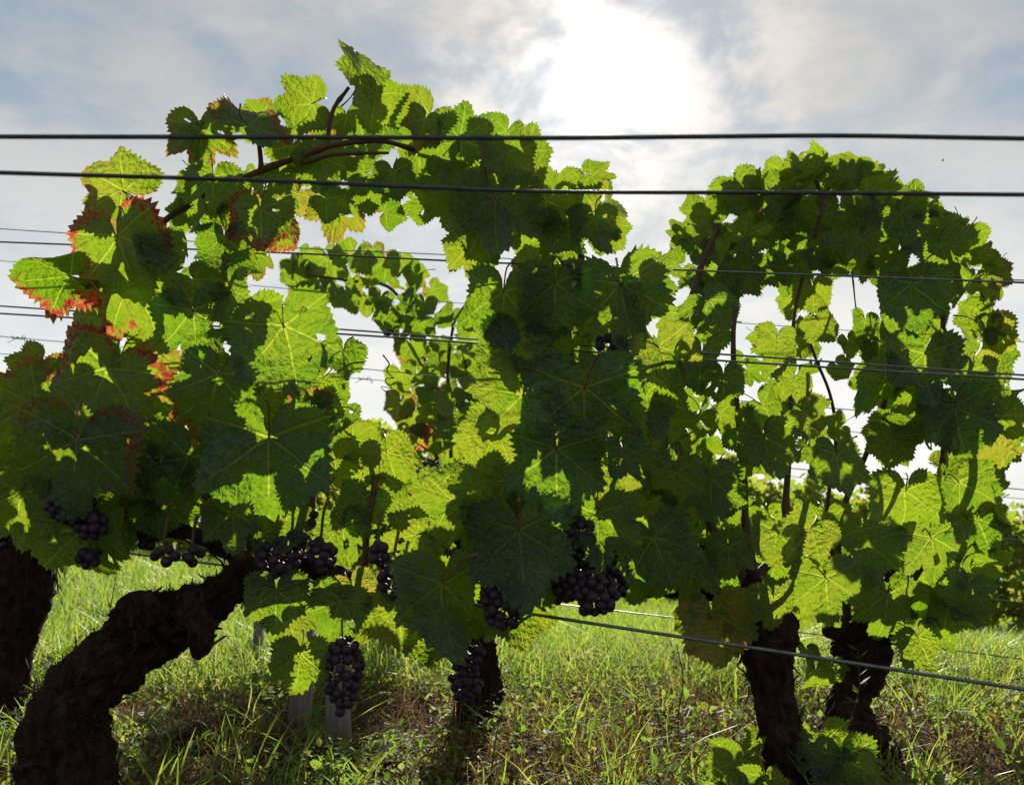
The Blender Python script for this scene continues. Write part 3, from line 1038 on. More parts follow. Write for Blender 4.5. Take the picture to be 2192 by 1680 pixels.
sunlit([(235, 392, 1.14, 185), (640, 770, 1.11, 150), (715, 985, 1.16, 130), (775, 945, 1.15, 110), (835, 990, 1.14, 125), (830, 1065, 1.15, 115), (765, 1035, 1.16, 110), (870, 1150, 1.13, 125),
        (855, 1325, 1.12, 135), (940, 1075, 1.12, 150), (590, 1300, 1.11, 120), (650, 1440, 1.10, 90), (690, 870, 1.15, 110), (720, 450, 1.18, 130), (625, 425, 1.2, 95), (330, 800, 1.16, 150), (905, 268, 1.17, 140),
        (645, 225, 1.17, 125), (270, 660, 1.15, 110), (1095, 870, 1.13, 190), (1140, 1050, 1.16, 100), (1130, 1310, 1.13, 150), (1050, 950, 1.14, 150), (1330, 1030, 1.18, 120), (1420, 770, 1.16, 160),
        (1010, 545, 1.18, 120), (1295, 450, 1.16, 130), (1400, 600, 1.17, 110), (1240, 640, 1.14, 70), (1660, 1160, 1.26, 120), (1720, 1150, 1.25, 150), (1660, 1310, 1.22, 100), (1770, 1265, 1.25, 150), (1690, 820, 1.3, 110),
        (2115, 730, 1.42, 150), (2140, 950, 1.42, 130), (1940, 1080, 1.36, 140), (2000, 1180, 1.38, 140), (1975, 1385, 1.42, 130), (2060, 1060, 1.38, 120), (1660, 740, 1.32, 110), (1745, 690, 1.5, 90)])
for l in BL:
    B.leaf(l[0], l[1], l[2], l[3], l[4], l[5], l[6], l[7], l[8])
cov = np.zeros((GH, GW), np.float32)


def precover(lst, cov, k=0.8):
    for l in lst:
        cov[((PXC - l[0]) ** 2 + (PYC - l[1]) ** 2) < (0.43 * l[3]) ** 2] += k


precover(BL, cov)
R_B1 = [(385, 250), (500, 240), (600, 215), (720, 190), (830, 190), (900, 240), (1040, 260), (1150, 300), (1175, 390), (1050, 420), (960, 500), (880, 470), (760, 490), (690, 490),
        (640, 430), (610, 480), (600, 560), (520, 590), (480, 620), (420, 640), (330, 640), (220, 640), (160, 600), (190, 510), (340, 480), (400, 430), (380, 340)]
R_B2 = [(200, 620), (480, 600), (520, 620), (640, 650), (700, 690), (720, 760), (700, 830), (740, 860), (770, 900), (700, 980), (660, 1100), (560, 1160), (460, 1180), (380, 1140),
        (300, 1140), (220, 1190), (110, 1190), (20, 1130), (-20, 1050), (-20, 880), (60, 800), (130, 740), (210, 700)]
R_B3 = [(680, 900), (800, 915), (870, 950), (900, 1090), (870, 1170), (900, 1230), (900, 1350), (820, 1360), (700, 1370), (640, 1440), (610, 1380), (560, 1330), (530, 1250), (600, 1130)]
fill(B, R_B1, 72, 118, 1.12, 1.42, 1.65, gapm, (.5, .12, .2), 1400, 60, cov, 170)
fill(B, R_B2, 85, 145, 1.12, 1.46, 2.3, gapm, (.8, .15, .2), 1600, 35, cov, 255)
fill(B, R_B3, 75, 115, 1.2, 1.42, 1.15, gapm, (0, .6, .2), 500, 50, cov, 295)
for i, (x, y, w, h) in enumerate([(150, 1085, 100, 70), (195, 1122, 66, 60), (190, 1192, 44, 48), (318, 1145, 44, 70), (350, 1190, 56, 34), (412, 1190, 44, 40), (470, 1090, 62, 110),
                                  (596, 1195, 96, 86), (632, 1150, 60, 50), (690, 1185, 56, 80), (810, 1188, 40, 56), (845, 1246, 70, 78), (735, 1440, 78, 150), (536, 1040, 60, 40), (672, 1108, 22, 34)]):
    B.bunch(x, y, 1.13 + (0.05 if i in (3, 13) else (-0.03 if i < 2 else 0.0)), w, h, 50 + i)
B.tendril(820, 760, 1.2, 0.05, 3)
B.tendril(700, 1010, 1.15, 0.03, 4, 2)

# moss and fibres along the top of the slanted trunk
def moss():
    n = 2600
    me = [o for o in B.root.children if o.name.startswith('trunk')][0].data
    nv = 210 * 110
    co = np.zeros(len(me.vertices) * 3, np.float32); me.vertices.foreach_get('co', co); co = co.reshape(-1, 3)[:nv]
    no = np.zeros(len(me.vertices) * 3, np.float32); me.vertices.foreach_get('normal', no); no = no.reshape(-1, 3)[:nv]
    up = np.where(no[:, 2] > 0.25)[0]
    pick = rng.choice(up, n)
    c = co[pick] + rng.normal(0, 0.0015, (n, 3)); nn = no[pick] + rng.normal(0, 0.45, (n, 3))
    h = rng.uniform(0.003, 0.010, n)
    sd = rng.normal(0, 1, (n, 3)); sd /= np.linalg.norm(sd, axis=1)[:, None]
    w = 0.0007
    V = np.stack([c - sd * w - nn * 0.002, c + sd * w - nn * 0.002, c + nn * h[:, None]], 1).reshape(-1, 3)
    q = np.arange(3 * n).reshape(-1, 3)
    o = mesh_obj('moss', fast_mesh('moss', V, q, M['moss'], np.repeat(rng.random(n), 3), False), B.root)
    o['kind'] = 'stuff'


moss()

# ------------------------------------------------------------------ vine at the left edge, behind
dA = 1.62
A = Vine('grapevine', base_at(5, dA), 'grapevine with upright dark trunk cut by the left edge of the picture')
ab = A.b
A.trunk([(ab.x - 0.01, ab.y, ab.z - 0.05, 0.055), W(5, 1480, dA, 92), W(15, 1380, dA, 92), W(45, 1270, dA, 118), W(48, 1180, dA, 110), W(42, 1110, dA, 90), W(40, 1060, dA, 50)], 21, n=70, seg=48, flakes=40)
A.shoot([(40, 1080, 1.6, .007), (10, 980, 1.55, .006), (20, 900, 1.5, .004), (36, 850, 1.5, .002)])
A.shoot([(50, 1080, 1.6, .007), (130, 960, 1.5, .006), (190, 800, 1.45, .005)])
covA = np.zeros((GH, GW), np.float32)
fill(A, [(-60, 830), (60, 800), (130, 760), (260, 900), (250, 1100), (120, 1180), (60, 1130), (-60, 1120)], 70, 120, 1.35, 1.65, 1.3, gapm, (1, .6, .2), 300, 50, covA, 60)
fill(A, [(-200, 700), (-30, 800), (-20, 1100), (-220, 1120)], 80, 130, 1.4, 1.65, 1.2, gapm, (1, .6, .2), 150, 50, covA, 80)
A.bunch(15, 1150, 1.58, 40, 60, 81)

# ------------------------------------------------------------------ vine in the middle
dE = 1.7
E = Vine('grapevine', base_at(1010, dE), 'broad leafy grapevine in the middle, its trunk half hidden by weeds and grapes')
eb = E.b
E.trunk([(eb.x + 0.01, eb.y, eb.z - 0.05, 0.055), W(1030, 1490, dE, 92), W(1030, 1430, dE, 66), W(1020, 1370, dE, 66), W(1020, 1310, dE - 0.02, 70), W(1060, 1250, dE - 0.08, 50)], 31, n=60, seg=44, flakes=36)
E.trunk([W(1040, 1280, dE - 0.05, 46), W(1120, 1270, 1.45, 40), W(1220, 1262, 1.35, 34), W(1400, 1262, 1.34, 28), W(1560, 1275, 1.34, 22)], 33, n=50, seg=28, flakes=12, name='arm')
for s in ([(1060, 1260, 1.6, .008), (1090, 1080, 1.4, .006), (1140, 850, 1.3, .006), (1150, 640, 1.26, .006), (1180, 480, 1.25, .005), (1160, 410, 1.25, .004)],
          [(1220, 1262, 1.36, .007), (1230, 1100, 1.32, .006), (1240, 900, 1.3, .006), (1215, 700, 1.28, .006), (1240, 560, 1.26, .005), (1235, 470, 1.25, .0035), (1250, 395, 1.25, .002)],
          [(1400, 1262, 1.35, .006), (1390, 1050, 1.33, .006), (1370, 850, 1.32, .005), (1290, 650, 1.3, .005), (1200, 545, 1.28, .005), (1130, 470, 1.28, .004)],
          [(1330, 900, 1.3, .0035), (1310, 1000, 1.25, .003), (1340, 1090, 1.22, .0025)]):
    E.shoot(s, 46)
EL = [
    (1250, 880, 1.12, 270, 0, 0, 8, -1, (0, 0, 0)), (1095, 870, 1.13, 190, -45, 0, 5, 1, (0, .35, 0)), (1335, 650, 1.14, 230, 10, -6, 8, 1, (0, .2, .2)),
    (1140, 1050, 1.16, 100, 170, 0, 0, 1, (0, .4, 0)), (1130, 1310, 1.13, 150, 60, 0, 5, 1, (0, .5, 0)), (945, 1290, 1.1, 220, 0, 28, 3, -1, (0, .1, 0)),
    (1115, 1180, 1.08, 240, 5, 0, 6, -1, (0, .05, 0)), (1075, 660, 1.12, 190, 0, 25, 10, -1, (0, 0, 0)), (1060, 460, 1.13, 200, 0, 5, 6, -1, (0, 0, .2)),
    (990, 430, 1.16, 150, -30, 10, 15, -1, (0, 0, 0)), (1190, 440, 1.15, 150, 60, -20, 20, 1, (0, .3, 0)), (1295, 450, 1.16, 130, 100, 10, 5, 1, (0, .7, 0)),
    (1275, 490, 1.15, 120, 10, 20, 10, -1, (0, 0, 0)), (1280, 378, 1.15, 85, 80, 0, 60, 1, (0, .3, 0)), (1195, 500, 1.16, 110, -20, 10, 0, 1, (0, .2, 0)),
    (1010, 545, 1.18, 120, 10, 0, 0, 1, (0, .4, 0)), (1420, 770, 1.16, 160, 20, 10, 0, 1, (0, .5, 0)), (1400, 600, 1.17, 110, 60, -10, 0, 1, (0, .4, 0)),
    (1190, 1000, 1.1, 210, 0, 5, 12, -1, (0, 0, 0)), (1050, 950, 1.14, 150, -30, 10, 5, 1, (0, .4, 0)), (1340, 980, 1.11, 120, 20, 35, 0, -1, (0, 0, 0)),
    (1330, 1030, 1.18, 120, 10, 0, 0, 1, (0, .5, 0)), (1390, 870, 1.15, 150, 20, 10, 10, -1, (0, 0, 0)), (1100, 760, 1.13, 170, -10, 20, 5, 1, (0, .2, 0)),
    (1280, 1130, 1.12, 170, 0, 0, 0, -1, (0, 0, 0)), (1410, 1180, 1.15, 170, 20, 0, 0, -1, (0, .1, 0)), (1190, 640, 1.12, 180, 5, 10, 10, -1, (0, 0, .9)),
    (1000, 1110, 1.1, 150, -50, 35, 35, -1, (0, 0, 0)), (1050, 1340, 1.16, 80, 10, 20, 0, 1, (0, .4, 0)), (920, 1370, 1.12, 110, 0, 20, 0, -1, (0, .1, .2)),
]
for l in EL: E.leaf(*l)
covE = np.zeros((GH, GW), np.float32)
precover(EL, covE)
R_E = [(960, 500), (1060, 400), (1170, 370), (1240, 420), (1340, 440), (1310, 520), (1410, 560), (1430, 680), (1470, 790), (1440, 860), (1470, 960), (1460, 1260), (1340, 1290), (1190, 1320),
       (1080, 1360), (940, 1410), (890, 1340), (890, 1100), (990, 1020), (1010, 900), (1040, 800), (1040, 700), (1100, 620), (1040, 560)]
fill(E, R_E, 78, 138, 1.14, 1.52, 2.5, gapm, (.1, .35, .2), 1800, 45, covE, 280)
for i, (x, y, w, h, d) in enumerate([(1000, 1182, 58, 90, 1.2), (1080, 1292, 98, 104, 1.1), (1240, 1165, 80, 130, 1.13), (1215, 1240, 90, 90, 1.13), (1275, 1275, 90, 84, 1.12), (1000, 1400, 62, 100, 1.3),
                                     (998, 1465, 66, 70, 1.34), (890, 1195, 34, 60, 1.2), (1310, 1250, 60, 70, 1.2), (1310, 735, 74, 44, 1.16), (1190, 1270, 60, 40, 1.16), (1420, 1190, 40, 60, 1.25)]):
    E.bunch(x, y, d, w, h, 90 + i)
E.tendril(1190, 560, 1.22, 0.04, 6)

# ------------------------------------------------------------------ right hand vines
dC = 1.3
Cv = Vine('grapevine', base_at(1700, dC), 'grapevine on the right with the nearer straight leaning trunk')
cb = Cv.b
Cv.trunk([(cb.x + 0.012, cb.y, cb.z - 0.05, 0.042), W(1690, 1650, dC, 98), W(1668, 1560, dC, 82), W(1652, 1470, dC, 84), W(1642, 1400, dC, 98), W(1642, 1345, dC, 106), W(1625, 1310, dC, 60), W(1612, 1265, dC, 46), W(1610, 1225, dC, 26)],
         41, n=90, seg=56, flakes=60)
Cv.trunk([W(1625, 1330, dC, 46), W(1590, 1310, dC - 0.01, 34), W(1560, 1290, dC, 26), W(1530, 1285, dC + .02, 18)], 43, n=22, seg=24, flakes=6, name='arm')
dD = 1.5
Dv = Vine('grapevine', base_at(1822, dD), 'grapevine on the far right with the short knobbly trunk behind the leaning one')
db = Dv.b
Dv.trunk([(db.x, db.y, db.z - 0.05, 0.062), W(1822, 1585, dD, 142), W(1815, 1530, dD, 92), W(1818, 1480, dD, 72), W(1836, 1435, dD, 100), W(1842, 1390, dD, 112), W(1838, 1355, dD, 84), W(1815, 1330, dD, 40)], 51, n=80, seg=50, flakes=60)
Dv.trunk([W(1840, 1365, dD, 40), W(1800, 1358, dD - .02, 28), W(1765, 1350, dD - .03, 20)], 53, n=20, seg=20, flakes=5, name='arm')
Dv.trunk([W(1850, 1370, dD, 40), W(1890, 1365, dD - .02, 26), W(1925, 1370, dD - .03, 16)], 54, n=20, seg=20, flakes=5, name='arm')
for v, s in ((Cv, [(1612, 1240, 1.3, .007), (1680, 1160, 1.32, .006), (1685, 1040, 1.34, .005), (1692, 820, 1.4, .003), (1712, 620, 1.42, .003), (1760, 450, 1.45, .004), (1740, 370, 1.45, .003)]),
             (Cv, [(1600, 1250, 1.3, .007), (1500, 1080, 1.32, .006), (1440, 850, 1.35, .006), (1480, 640, 1.38, .005), (1540, 480, 1.4, .004)]),
             (Cv, [(1612, 1240, 1.3, .006), (1590, 1000, 1.36, .005), (1570, 700, 1.4, .004), (1620, 500, 1.42, .004)]),
             (Dv, [(1815, 1340, 1.5, .008), (1800, 1130, 1.5, .006), (1870, 930, 1.5, .004), (1920, 760, 1.5, .004), (1940, 600, 1.5, .005), (1880, 450, 1.5, .004)]),
             (Dv, [(1860, 1350, 1.5, .008), (1990, 1180, 1.48, .006), (2020, 980, 1.48, .006), (2010, 800, 1.48, .005), (2020, 600, 1.48, .004), (1960, 470, 1.48, .003)]),
             (Dv, [(1815, 1340, 1.52, .006), (1770, 1120, 1.58, .004), (1790, 900, 1.6, .003), (1730, 720, 1.6, .0025), (1745, 640, 1.6, .002)])):
    v.shoot(s, 46)
CL = [(1530, 1340, 1.26, 190, 10, 5, 5, 1, (0, 1, .6)), (1660, 1300, 1.22, 130, 10, 10, 5, 1, (0, .3, 0)), (1770, 1265, 1.25, 170, 5, 0, 5, 1, (0, .3, 0)), (1660, 1160, 1.26, 120, -10, 0, 0, 1, (0, .4, 0)),
      (1720, 1150, 1.25, 150, -40, 0, 0, 1, (0, .4, 0)), (1560, 1190, 1.25, 120, 0, 0, 0, 1, (0, .3, 0)), (1480, 1240, 1.24, 140, 0, 10, 0, 1, (0, .1, 0)), (1520, 1050, 1.24, 160, 0, 5, 0, -1, (0, 0, 0)),
      (1640, 960, 1.28, 150, 10, 10, 0, -1, (0, .1, 0)), (1640, 880, 1.3, 120, 50, 30, 10, 1, (0, .2, 0)), (1690, 820, 1.3, 110, -40, 20, 0, 1, (0, .3, 0)), (1500, 780, 1.28, 150, 0, 20, 10, -1, (0, 0, 0)),
      (1660, 740, 1.32, 110, -10, 10, 0, 1, (0, .3, 0)), (1550, 820, 1.28, 110, 0, 0, 0, -1, (0, 0, .2)), (1790, 1000, 1.28, 150, 0, 20, 0, -1, (0, 0, 0)), (1735, 890, 1.32, 110, 60, 0, 0, 1, (0, .4, 0)),
      (1700, 365, 1.42, 70, 200, 10, 60, 1, (0, .3, 0)), (1750, 355, 1.42, 60, 150, 10, 20, 1, (0, .2, 1)), (1825, 372, 1.42, 85, 150, 20, 20, 1, (0, .2, 0)), (1600, 430, 1.4, 90, 170, 10, 10, 1, (.3, .3, 0)),
      (1760, 700, 1.5, 90, 30, 10, 0, 1, (0, .4, 0)), (1740, 630, 1.5, 100, 0, 0, 0, 1, (0, .4, 0)), (1820, 740, 1.5, 70, 20, 10, 0, 1, (0, .4, 0)), (1800, 790, 1.5, 60, 40, 0, 0, 1, (0, .4, 0)), (1790, 920, 1.45, 80, -60, 20, 0, -1, (0, .1, 0))]
DL = [(2115, 730, 1.42, 150, 10, 25, 0, 1, (0, .9, 0)), (2140, 950, 1.42, 130, 10, 0, 0, 1, (0, .9, 0)), (2125, 590, 1.44, 90, 60, 10, 0, 1, (.3, .4, .4)), (1870, 830, 1.36, 170, -50, 20, 40, -1, (0, 0, 0)),
      (1980, 790, 1.34, 200, 0, 0, 5, -1, (0, 0, 0)), (2050, 900, 1.36, 190, 10, 0, 5, -1, (0, 0, 0)), (1940, 1080, 1.36, 180, 0, 0, 0, 1, (0, .2, 0)), (2060, 1060, 1.38, 170, 10, 5, 0, 1, (0, .2, 0)),
      (1900, 1300, 1.4, 170, 0, 5, 0, 1, (0, .2, 0)), (2000, 1180, 1.38, 180, 10, 0, 0, 1, (0, .3, 0)), (1975, 1385, 1.42, 130, 20, 10, 0, 1, (0, .3, 0)), (2030, 1310, 1.42, 130, -10, 10, 0, -1, (0, 0, 0)),
      (1860, 1190, 1.36, 160, 0, 10, 0, -1, (0, 0, 0)), (2100, 1130, 1.42, 130, 20, 0, 0, -1, (0, 0, 0)), (1930, 480, 1.4, 150, 20, 10, 20, -1, (0, 0, 0)), (2020, 540, 1.4, 130, 30, 0, 10, -1, (0, 0, 0)),
      (1850, 700, 1.42, 90, -10, 25, 0, 1, (0, .1, 0)), (1880, 760, 1.42, 80, -10, 10, 0, 1, (0, .2, 0)), (2060, 1230, 1.4, 130, 0, 40, 0, -1, (0, 0, 0)), (1950, 640, 1.36, 190, 0, 0, 5, -1, (0, 0, 0))]
for l in CL: Cv.leaf(l[0], l[1], l[2], l[3] * 0.9, *l[4:])
for l in DL: Dv.leaf(l[0], l[1], l[2], l[3] * 0.88, *l[4:])
covC = np.zeros((GH, GW), np.float32)
precover(CL, covC); precover(DL, covC)
R_C = [(1440, 500), (1490, 430), (1640, 380), (1700, 352), (1860, 352), (1900, 410), (1860, 580), (1740, 600), (1650, 620), (1600, 650), (1590, 750), (1570, 870), (1700, 1000), (1760, 1110), (1900, 1150),
       (1880, 1280), (1780, 1310), (1700, 1340), (1620, 1300), (1480, 1380), (1440, 1280), (1430, 1000), (1420, 800), (1430, 640), (1420, 550)]
R_D = [(1840, 390), (1950, 420), (2080, 490), (2155, 580), (2110, 640), (2145, 700), (2145, 850), (2180, 950), (2130, 1050), (2150, 1120), (2100, 1300), (2030, 1380), (1960, 1420), (1900, 1360), (1870, 1250),
       (1850, 1100), (1870, 960), (1900, 870), (1830, 800), (1870, 690), (1880, 620), (1800, 590)]
R_CT = [(1450, 520), (1500, 430), (1640, 390), (1700, 365), (1860, 365), (1960, 430), (2080, 510), (2100, 600), (1960, 620), (1850, 570), (1650, 610), (1470, 640)]
R_I = [(1610, 620), (1760, 600), (1860, 640), (1900, 800), (1860, 950), (1700, 1000), (1570, 900), (1570, 700)]
fill(Cv, R_C, 60, 108, 1.28, 1.62, 2.0, gapm, (.1, .35, .2), 1800, 45, covC, 230)
fill(Cv, R_CT, 60, 100, 1.4, 1.7, 3.4, gapm, (.1, .2, .2), 900, 60, covC, 270)
fill(Dv, R_D, 62, 112, 1.36, 1.68, 2.2, gapm, (.1, .3, .2), 1800, 45, covC, 240)
fill(Dv, R_I, 48, 80, 1.6, 1.85, 1.0, gapm, (0, .4, .1), 300, 60, np.zeros((GH, GW), np.float32), 270)
nogap = np.zeros((GH, GW), bool)
fill(Dv, R_I, 36, 62, 1.55, 1.8, 0.86, raster([(1800, 640), (1860, 640), (1830, 740), (1800, 820), (1770, 800)]) | raster([(1600, 660), (1640, 640), (1630, 700)]), (0, .4, .1), 60, 60, np.zeros((GH, GW), np.float32), 298)
for x, y, sz, ph in ((1560, 420, 70, 150), (1612, 400, 66, 190), (1668, 384, 60, 170), (1712, 352, 74, 120), (1748, 350, 56, 200), (1812, 352, 72, 150), (1850, 366, 64, 210), (1902, 412, 70, 170), (1950, 440, 66, 140),
                     (2004, 478, 70, 120), (2060, 505, 64, 150), (2108, 545, 60, 100), (2140, 578, 56, 80), (1486, 446, 64, 200), (1455, 492, 60, 230), (1438, 560, 60, 260), (2120, 660, 56, 60), (2150, 840, 66, 70), (1300, 520, 60, 100)):
    Cv.leaf(x, y, random.uniform(1.38, 1.5), sz, ph + random.uniform(-25, 25), pitch=random.gauss(0, 35), yaw=random.gauss(0, 40), col=(0, .25, .3))
for i, (v, x, y, w, h, d) in enumerate([(Cv, 1592, 1215, 40, 50, 1.32), (Cv, 1515, 1185, 40, 50, 1.34), (Cv, 1300, 1190, 50, 60, 1.35), (Cv, 1570, 830, 30, 60, 1.4), (Dv, 1900, 1240, 40, 50, 1.5)]):
    v.bunch(x, y, d, w, h, 140 + i)
Dv.tendril(2098, 625, 1.44, 0.06, 12, 4)
Dv.shoot([(1826, 580, 1.5, .0016), (1830, 640, 1.5, .0012), (1835, 672, 1.5, .0014)], 12)
# basal suckers beside the leaning trunk
for x, y, d, s, ph in ((1585, 1640, 1.27, 130, 0), (1620, 1600, 1.3, 80, -30), (1770, 1610, 1.26, 130, 20), (1810, 1650, 1.24, 150, 10), (1735, 1590, 1.3, 70, -20), (1640, 1690, 1.2, 120, 0)):
    Cv.leaf(x, y, d, s, ph, col=(0, .25, 0))
for x, y, d, s, ph in ((1745, 1450, 1.45, 80, 0), (1790, 1430, 1.46, 50, 30), (1730, 1400, 1.46, 60, -20)):
    Dv.leaf(x, y, d, s, ph, col=(0, .25, 0))

# ------------------------------------------------------------------ vine of the row behind, seen through the gap
dG = 3.2
G = Vine('grapevine', base_at(960, dG), 'arched grapevine of the row behind, seen through the sky gap left of middle')
gb = G.b
G.trunk([(gb.x, gb.y, gb.z - 0.05, 0.05), W(965, 1330, dG, 66), W(955, 1200, dG, 60), W(960, 1110, dG, 66), W(965, 1060, dG, 40)], 61, n=50, seg=36, flakes=24)
for s in ([(960, 1080, 3.2, .008), (935, 980, 3.2, .007), (930, 880, 3.2, .007), (900, 740, 3.2, .006), (840, 620, 3.2, .006), (740, 600, 3.2, .005), (660, 590, 3.2, .004)],
          [(965, 1080, 3.2, .008), (965, 960, 3.2, .007), (960, 800, 3.2, .006), (970, 700, 3.2, .005), (1000, 650, 3.2, .004), (1050, 640, 3.2, .003)],
          [(972, 1080, 3.2, .008), (1000, 960, 3.2, .007), (1010, 860, 3.2, .006), (990, 740, 3.2, .005)],
          [(940, 980, 3.2, .004), (900, 950, 3.18, .003), (860, 925, 3.16, .002)]):
    G.shoot(s, 36)
GL = [(880, 940, 3.16, 75, 0, 20, 0, 1, (1, .8, .8)), (905, 915, 3.16, 50, 60, 10, 0, 1, (1, .9, .5)), (855, 870, 3.18, 70, -10, 30, 0, 1, (.6, .5, .8)), (840, 690, 3.2, 60, 10, 30, 0, -1, (0, 0, 1)),
      (1045, 650, 3.18, 80, -60, 10, 0, 1, (0, .4, 0)), (640, 590, 3.2, 80, 0, 20, 0, -1, (0, 0, 0)), (700, 570, 3.2, 90, 0, 10, 0, 1, (0, .3, 0)), (785, 650, 3.2, 60, 0, 0, 0, 1, (0, .4, 0)), (800, 545, 3.2, 60, 10, 30, 0, 1, (.5, .5, .3))]
for l in GL: G.leaf(*l)
covG = np.zeros((GH, GW), np.float32)
precover(GL, covG)
gap2 = raster(GAPS[0]) | raster(GAPS[1]) | raster(GAPS[2])
fill(G, [(630, 540), (760, 522), (850, 545), (940, 600), (965, 680), (1040, 720), (1055, 830), (1010, 920), (940, 970), (900, 930), (850, 890), (830, 800), (880, 760), (830, 720), (815, 660), (740, 650), (650, 670), (615, 600)],
     45, 78, 3.0, 3.4, 1.6, gap2, (.4, .25, .3), 1500, 45, covG, 150, 0.25, 0.35)
fill(G, [(880, 960), (1060, 960), (1080, 1150), (880, 1150)], 55, 85, 3.1, 3.4, 0.9, gap2, (.4, .3, .3), 200, 45, covG, 180)
G.bunch(918, 1012, 3.16, 50, 56, 171)
G.bunch(830, 700, 3.18, 30, 40, 172)

# ------------------------------------------------------------------ far row of vines down the slope
def far_crown(seed, h, n=900):
    r = np.random.default_rng(seed)
    # foliage wall: ragged, thinner at the foot
    zz = 0.10 + (h - 0.10) * r.random(n) ** 0.85
    wid = 0.62 * (1 + 0.25 * np.sin(zz * 7 + seed))
    x = r.normal(0, 0.36, n).clip(-wid, wid)
    y = r.normal(0, 0.15, n)
    top = 1.0 - 0.20 * (x / 0.6) ** 2 + 0.10 * np.sin(x * 11 + seed)
    z = 0.10 + (zz - 0.10) * top
    s = r.uniform(0.045, 0.075, n)
    a = r.normal(0, 0.8, n); yw = r.normal(0, 0.7, n); pt = r.normal(0.2, 0.5, n)
    lx = np.array([0, .55, .95, .55, 0, -.55, -.95, -.55]); ly = np.array([-.15, -.6, .05, .55, 1.1, .55, .05, -.6])
    V = np.zeros((n, 8, 3))
    for i in range(8):
        px = (lx[i] * np.cos(a) - ly[i] * np.sin(a)) * s
        pz = -(lx[i] * np.sin(a) + ly[i] * np.cos(a)) * s
        py = np.abs(lx[i]) * 0.3 * s
        qy = py * np.cos(pt) - pz * np.sin(pt); qz = py * np.sin(pt) + pz * np.cos(pt)
        V[:, i, 0] = x + px * np.cos(yw) - qy * np.sin(yw)
        V[:, i, 1] = y + px * np.sin(yw) + qy * np.cos(yw)
        V[:, i, 2] = z + qz
    b = np.arange(n)[:, None] * 8
    q = np.concatenate([b + np.array([[0, 1, 2, 3]]), b + np.array([[0, 3, 4, 5]]), b + np.array([[0, 5, 6, 7]])])
    return fast_mesh('crown', V.reshape(-1, 3), q, M['crown'], np.repeat(r.random(n) ** 1.8, 8), False)


def far_trunk(seed):
    rs = random.Random(seed)
    pts = smooth_path([(0, 0, -0.1, 0.045), (rs.uniform(-.04, .04), 0, 0.15, 0.035), (rs.uniform(-.06, .06), 0, 0.38, 0.045), (rs.uniform(-.08, .08), 0, 0.55, 0.02)], 14)
    V, F = tube(pts[:, :3], pts[:, 3], 10, disp=lambda i, j, a, r, p: r * (1 + 0.3 * mnoise.noise(Vector((math.cos(a) * 2, math.sin(a) * 2, i * 0.5 + seed)))))
    for k in range(3):
        dx = rs.uniform(-.4, .4)
        tube(smooth_path([(0, 0, 0.45), (dx * 0.5, 0, 0.8), (dx, rs.uniform(-.1, .1), 1.25)], 8), 0.006, 5, V, F)
    return make_mesh('trunk', V, F, [M['bark']])


CR = [far_crown(k, 1.55 + 0.12 * (k % 3)) for k in range(4)]
TR = [far_trunk(k) for k in range(3)]
rf = random.Random(5)
for row, (y0, slope, x0, x1) in enumerate(((10.8, 0.02, -7.0, 8.2), (13.2, 0.02, -8.4, 10.2))):
    x = x0
    while x < x1:
        y = y0 + slope * x + rf.uniform(-.12, .12)
        e = bpy.data.objects.new('distant_grapevine', None)
        link(e)
        e.location = (x, y, tz(x, y))
        e.rotation_euler = (0, 0, rf.uniform(-.2, .2))
        sc = rf.uniform(0.94, 1.1) * (1.12 if -3.0 < x < 0 else 1.0)
        e.scale = (1.05, 1, sc)
        tag(e, ('leafy grapevine standing in the distant row across the grass', 'leafy grapevine in the farthest row, behind the distant row')[row], 'grapevine', ('vines of the distant row', 'vines of the farthest row')[row])
        fx = x / y * FPX + 1096
        if row == 0 and 2105 < fx < 2300:
            e['label'] = 'leafy distant vine at the right edge of the picture, beyond the low wires' if fx < 2200 else 'distant vine just outside the right edge of the picture'
        mesh_obj('crown', CR[rf.randrange(4)], e)
        mesh_obj('trunk', TR[rf.randrange(3)], e)
        x += rf.uniform(0.85, 1.05)

# ------------------------------------------------------------------ trellis wires
def wire(pts, diam, label, mat='wire', n=60, sag=0.0):
    """pts: (px, py, depth); the wire goes on past both sides of the picture"""
    w = [np.array(P(*p)) for p in pts]
    a = w[0] + (w[0] - w[1]) / np.linalg.norm(w[0] - w[1]) * 2.2
    b = w[-1] + (w[-1] - w[-2]) / np.linalg.norm(w[-1] - w[-2]) * 2.2
    path = smooth_path([a, w[0] + (a - w[0]) * 0.2] + w + [w[-1] + (b - w[-1]) * 0.2, b], 160)
    V, F = tube(path, diam / 2, 8)
    o = mesh_obj('trellis_wire', make_mesh('trellis_wire', V, F, [M[mat]]))
    return tag(o, label, 'wire', 'trellis wires')


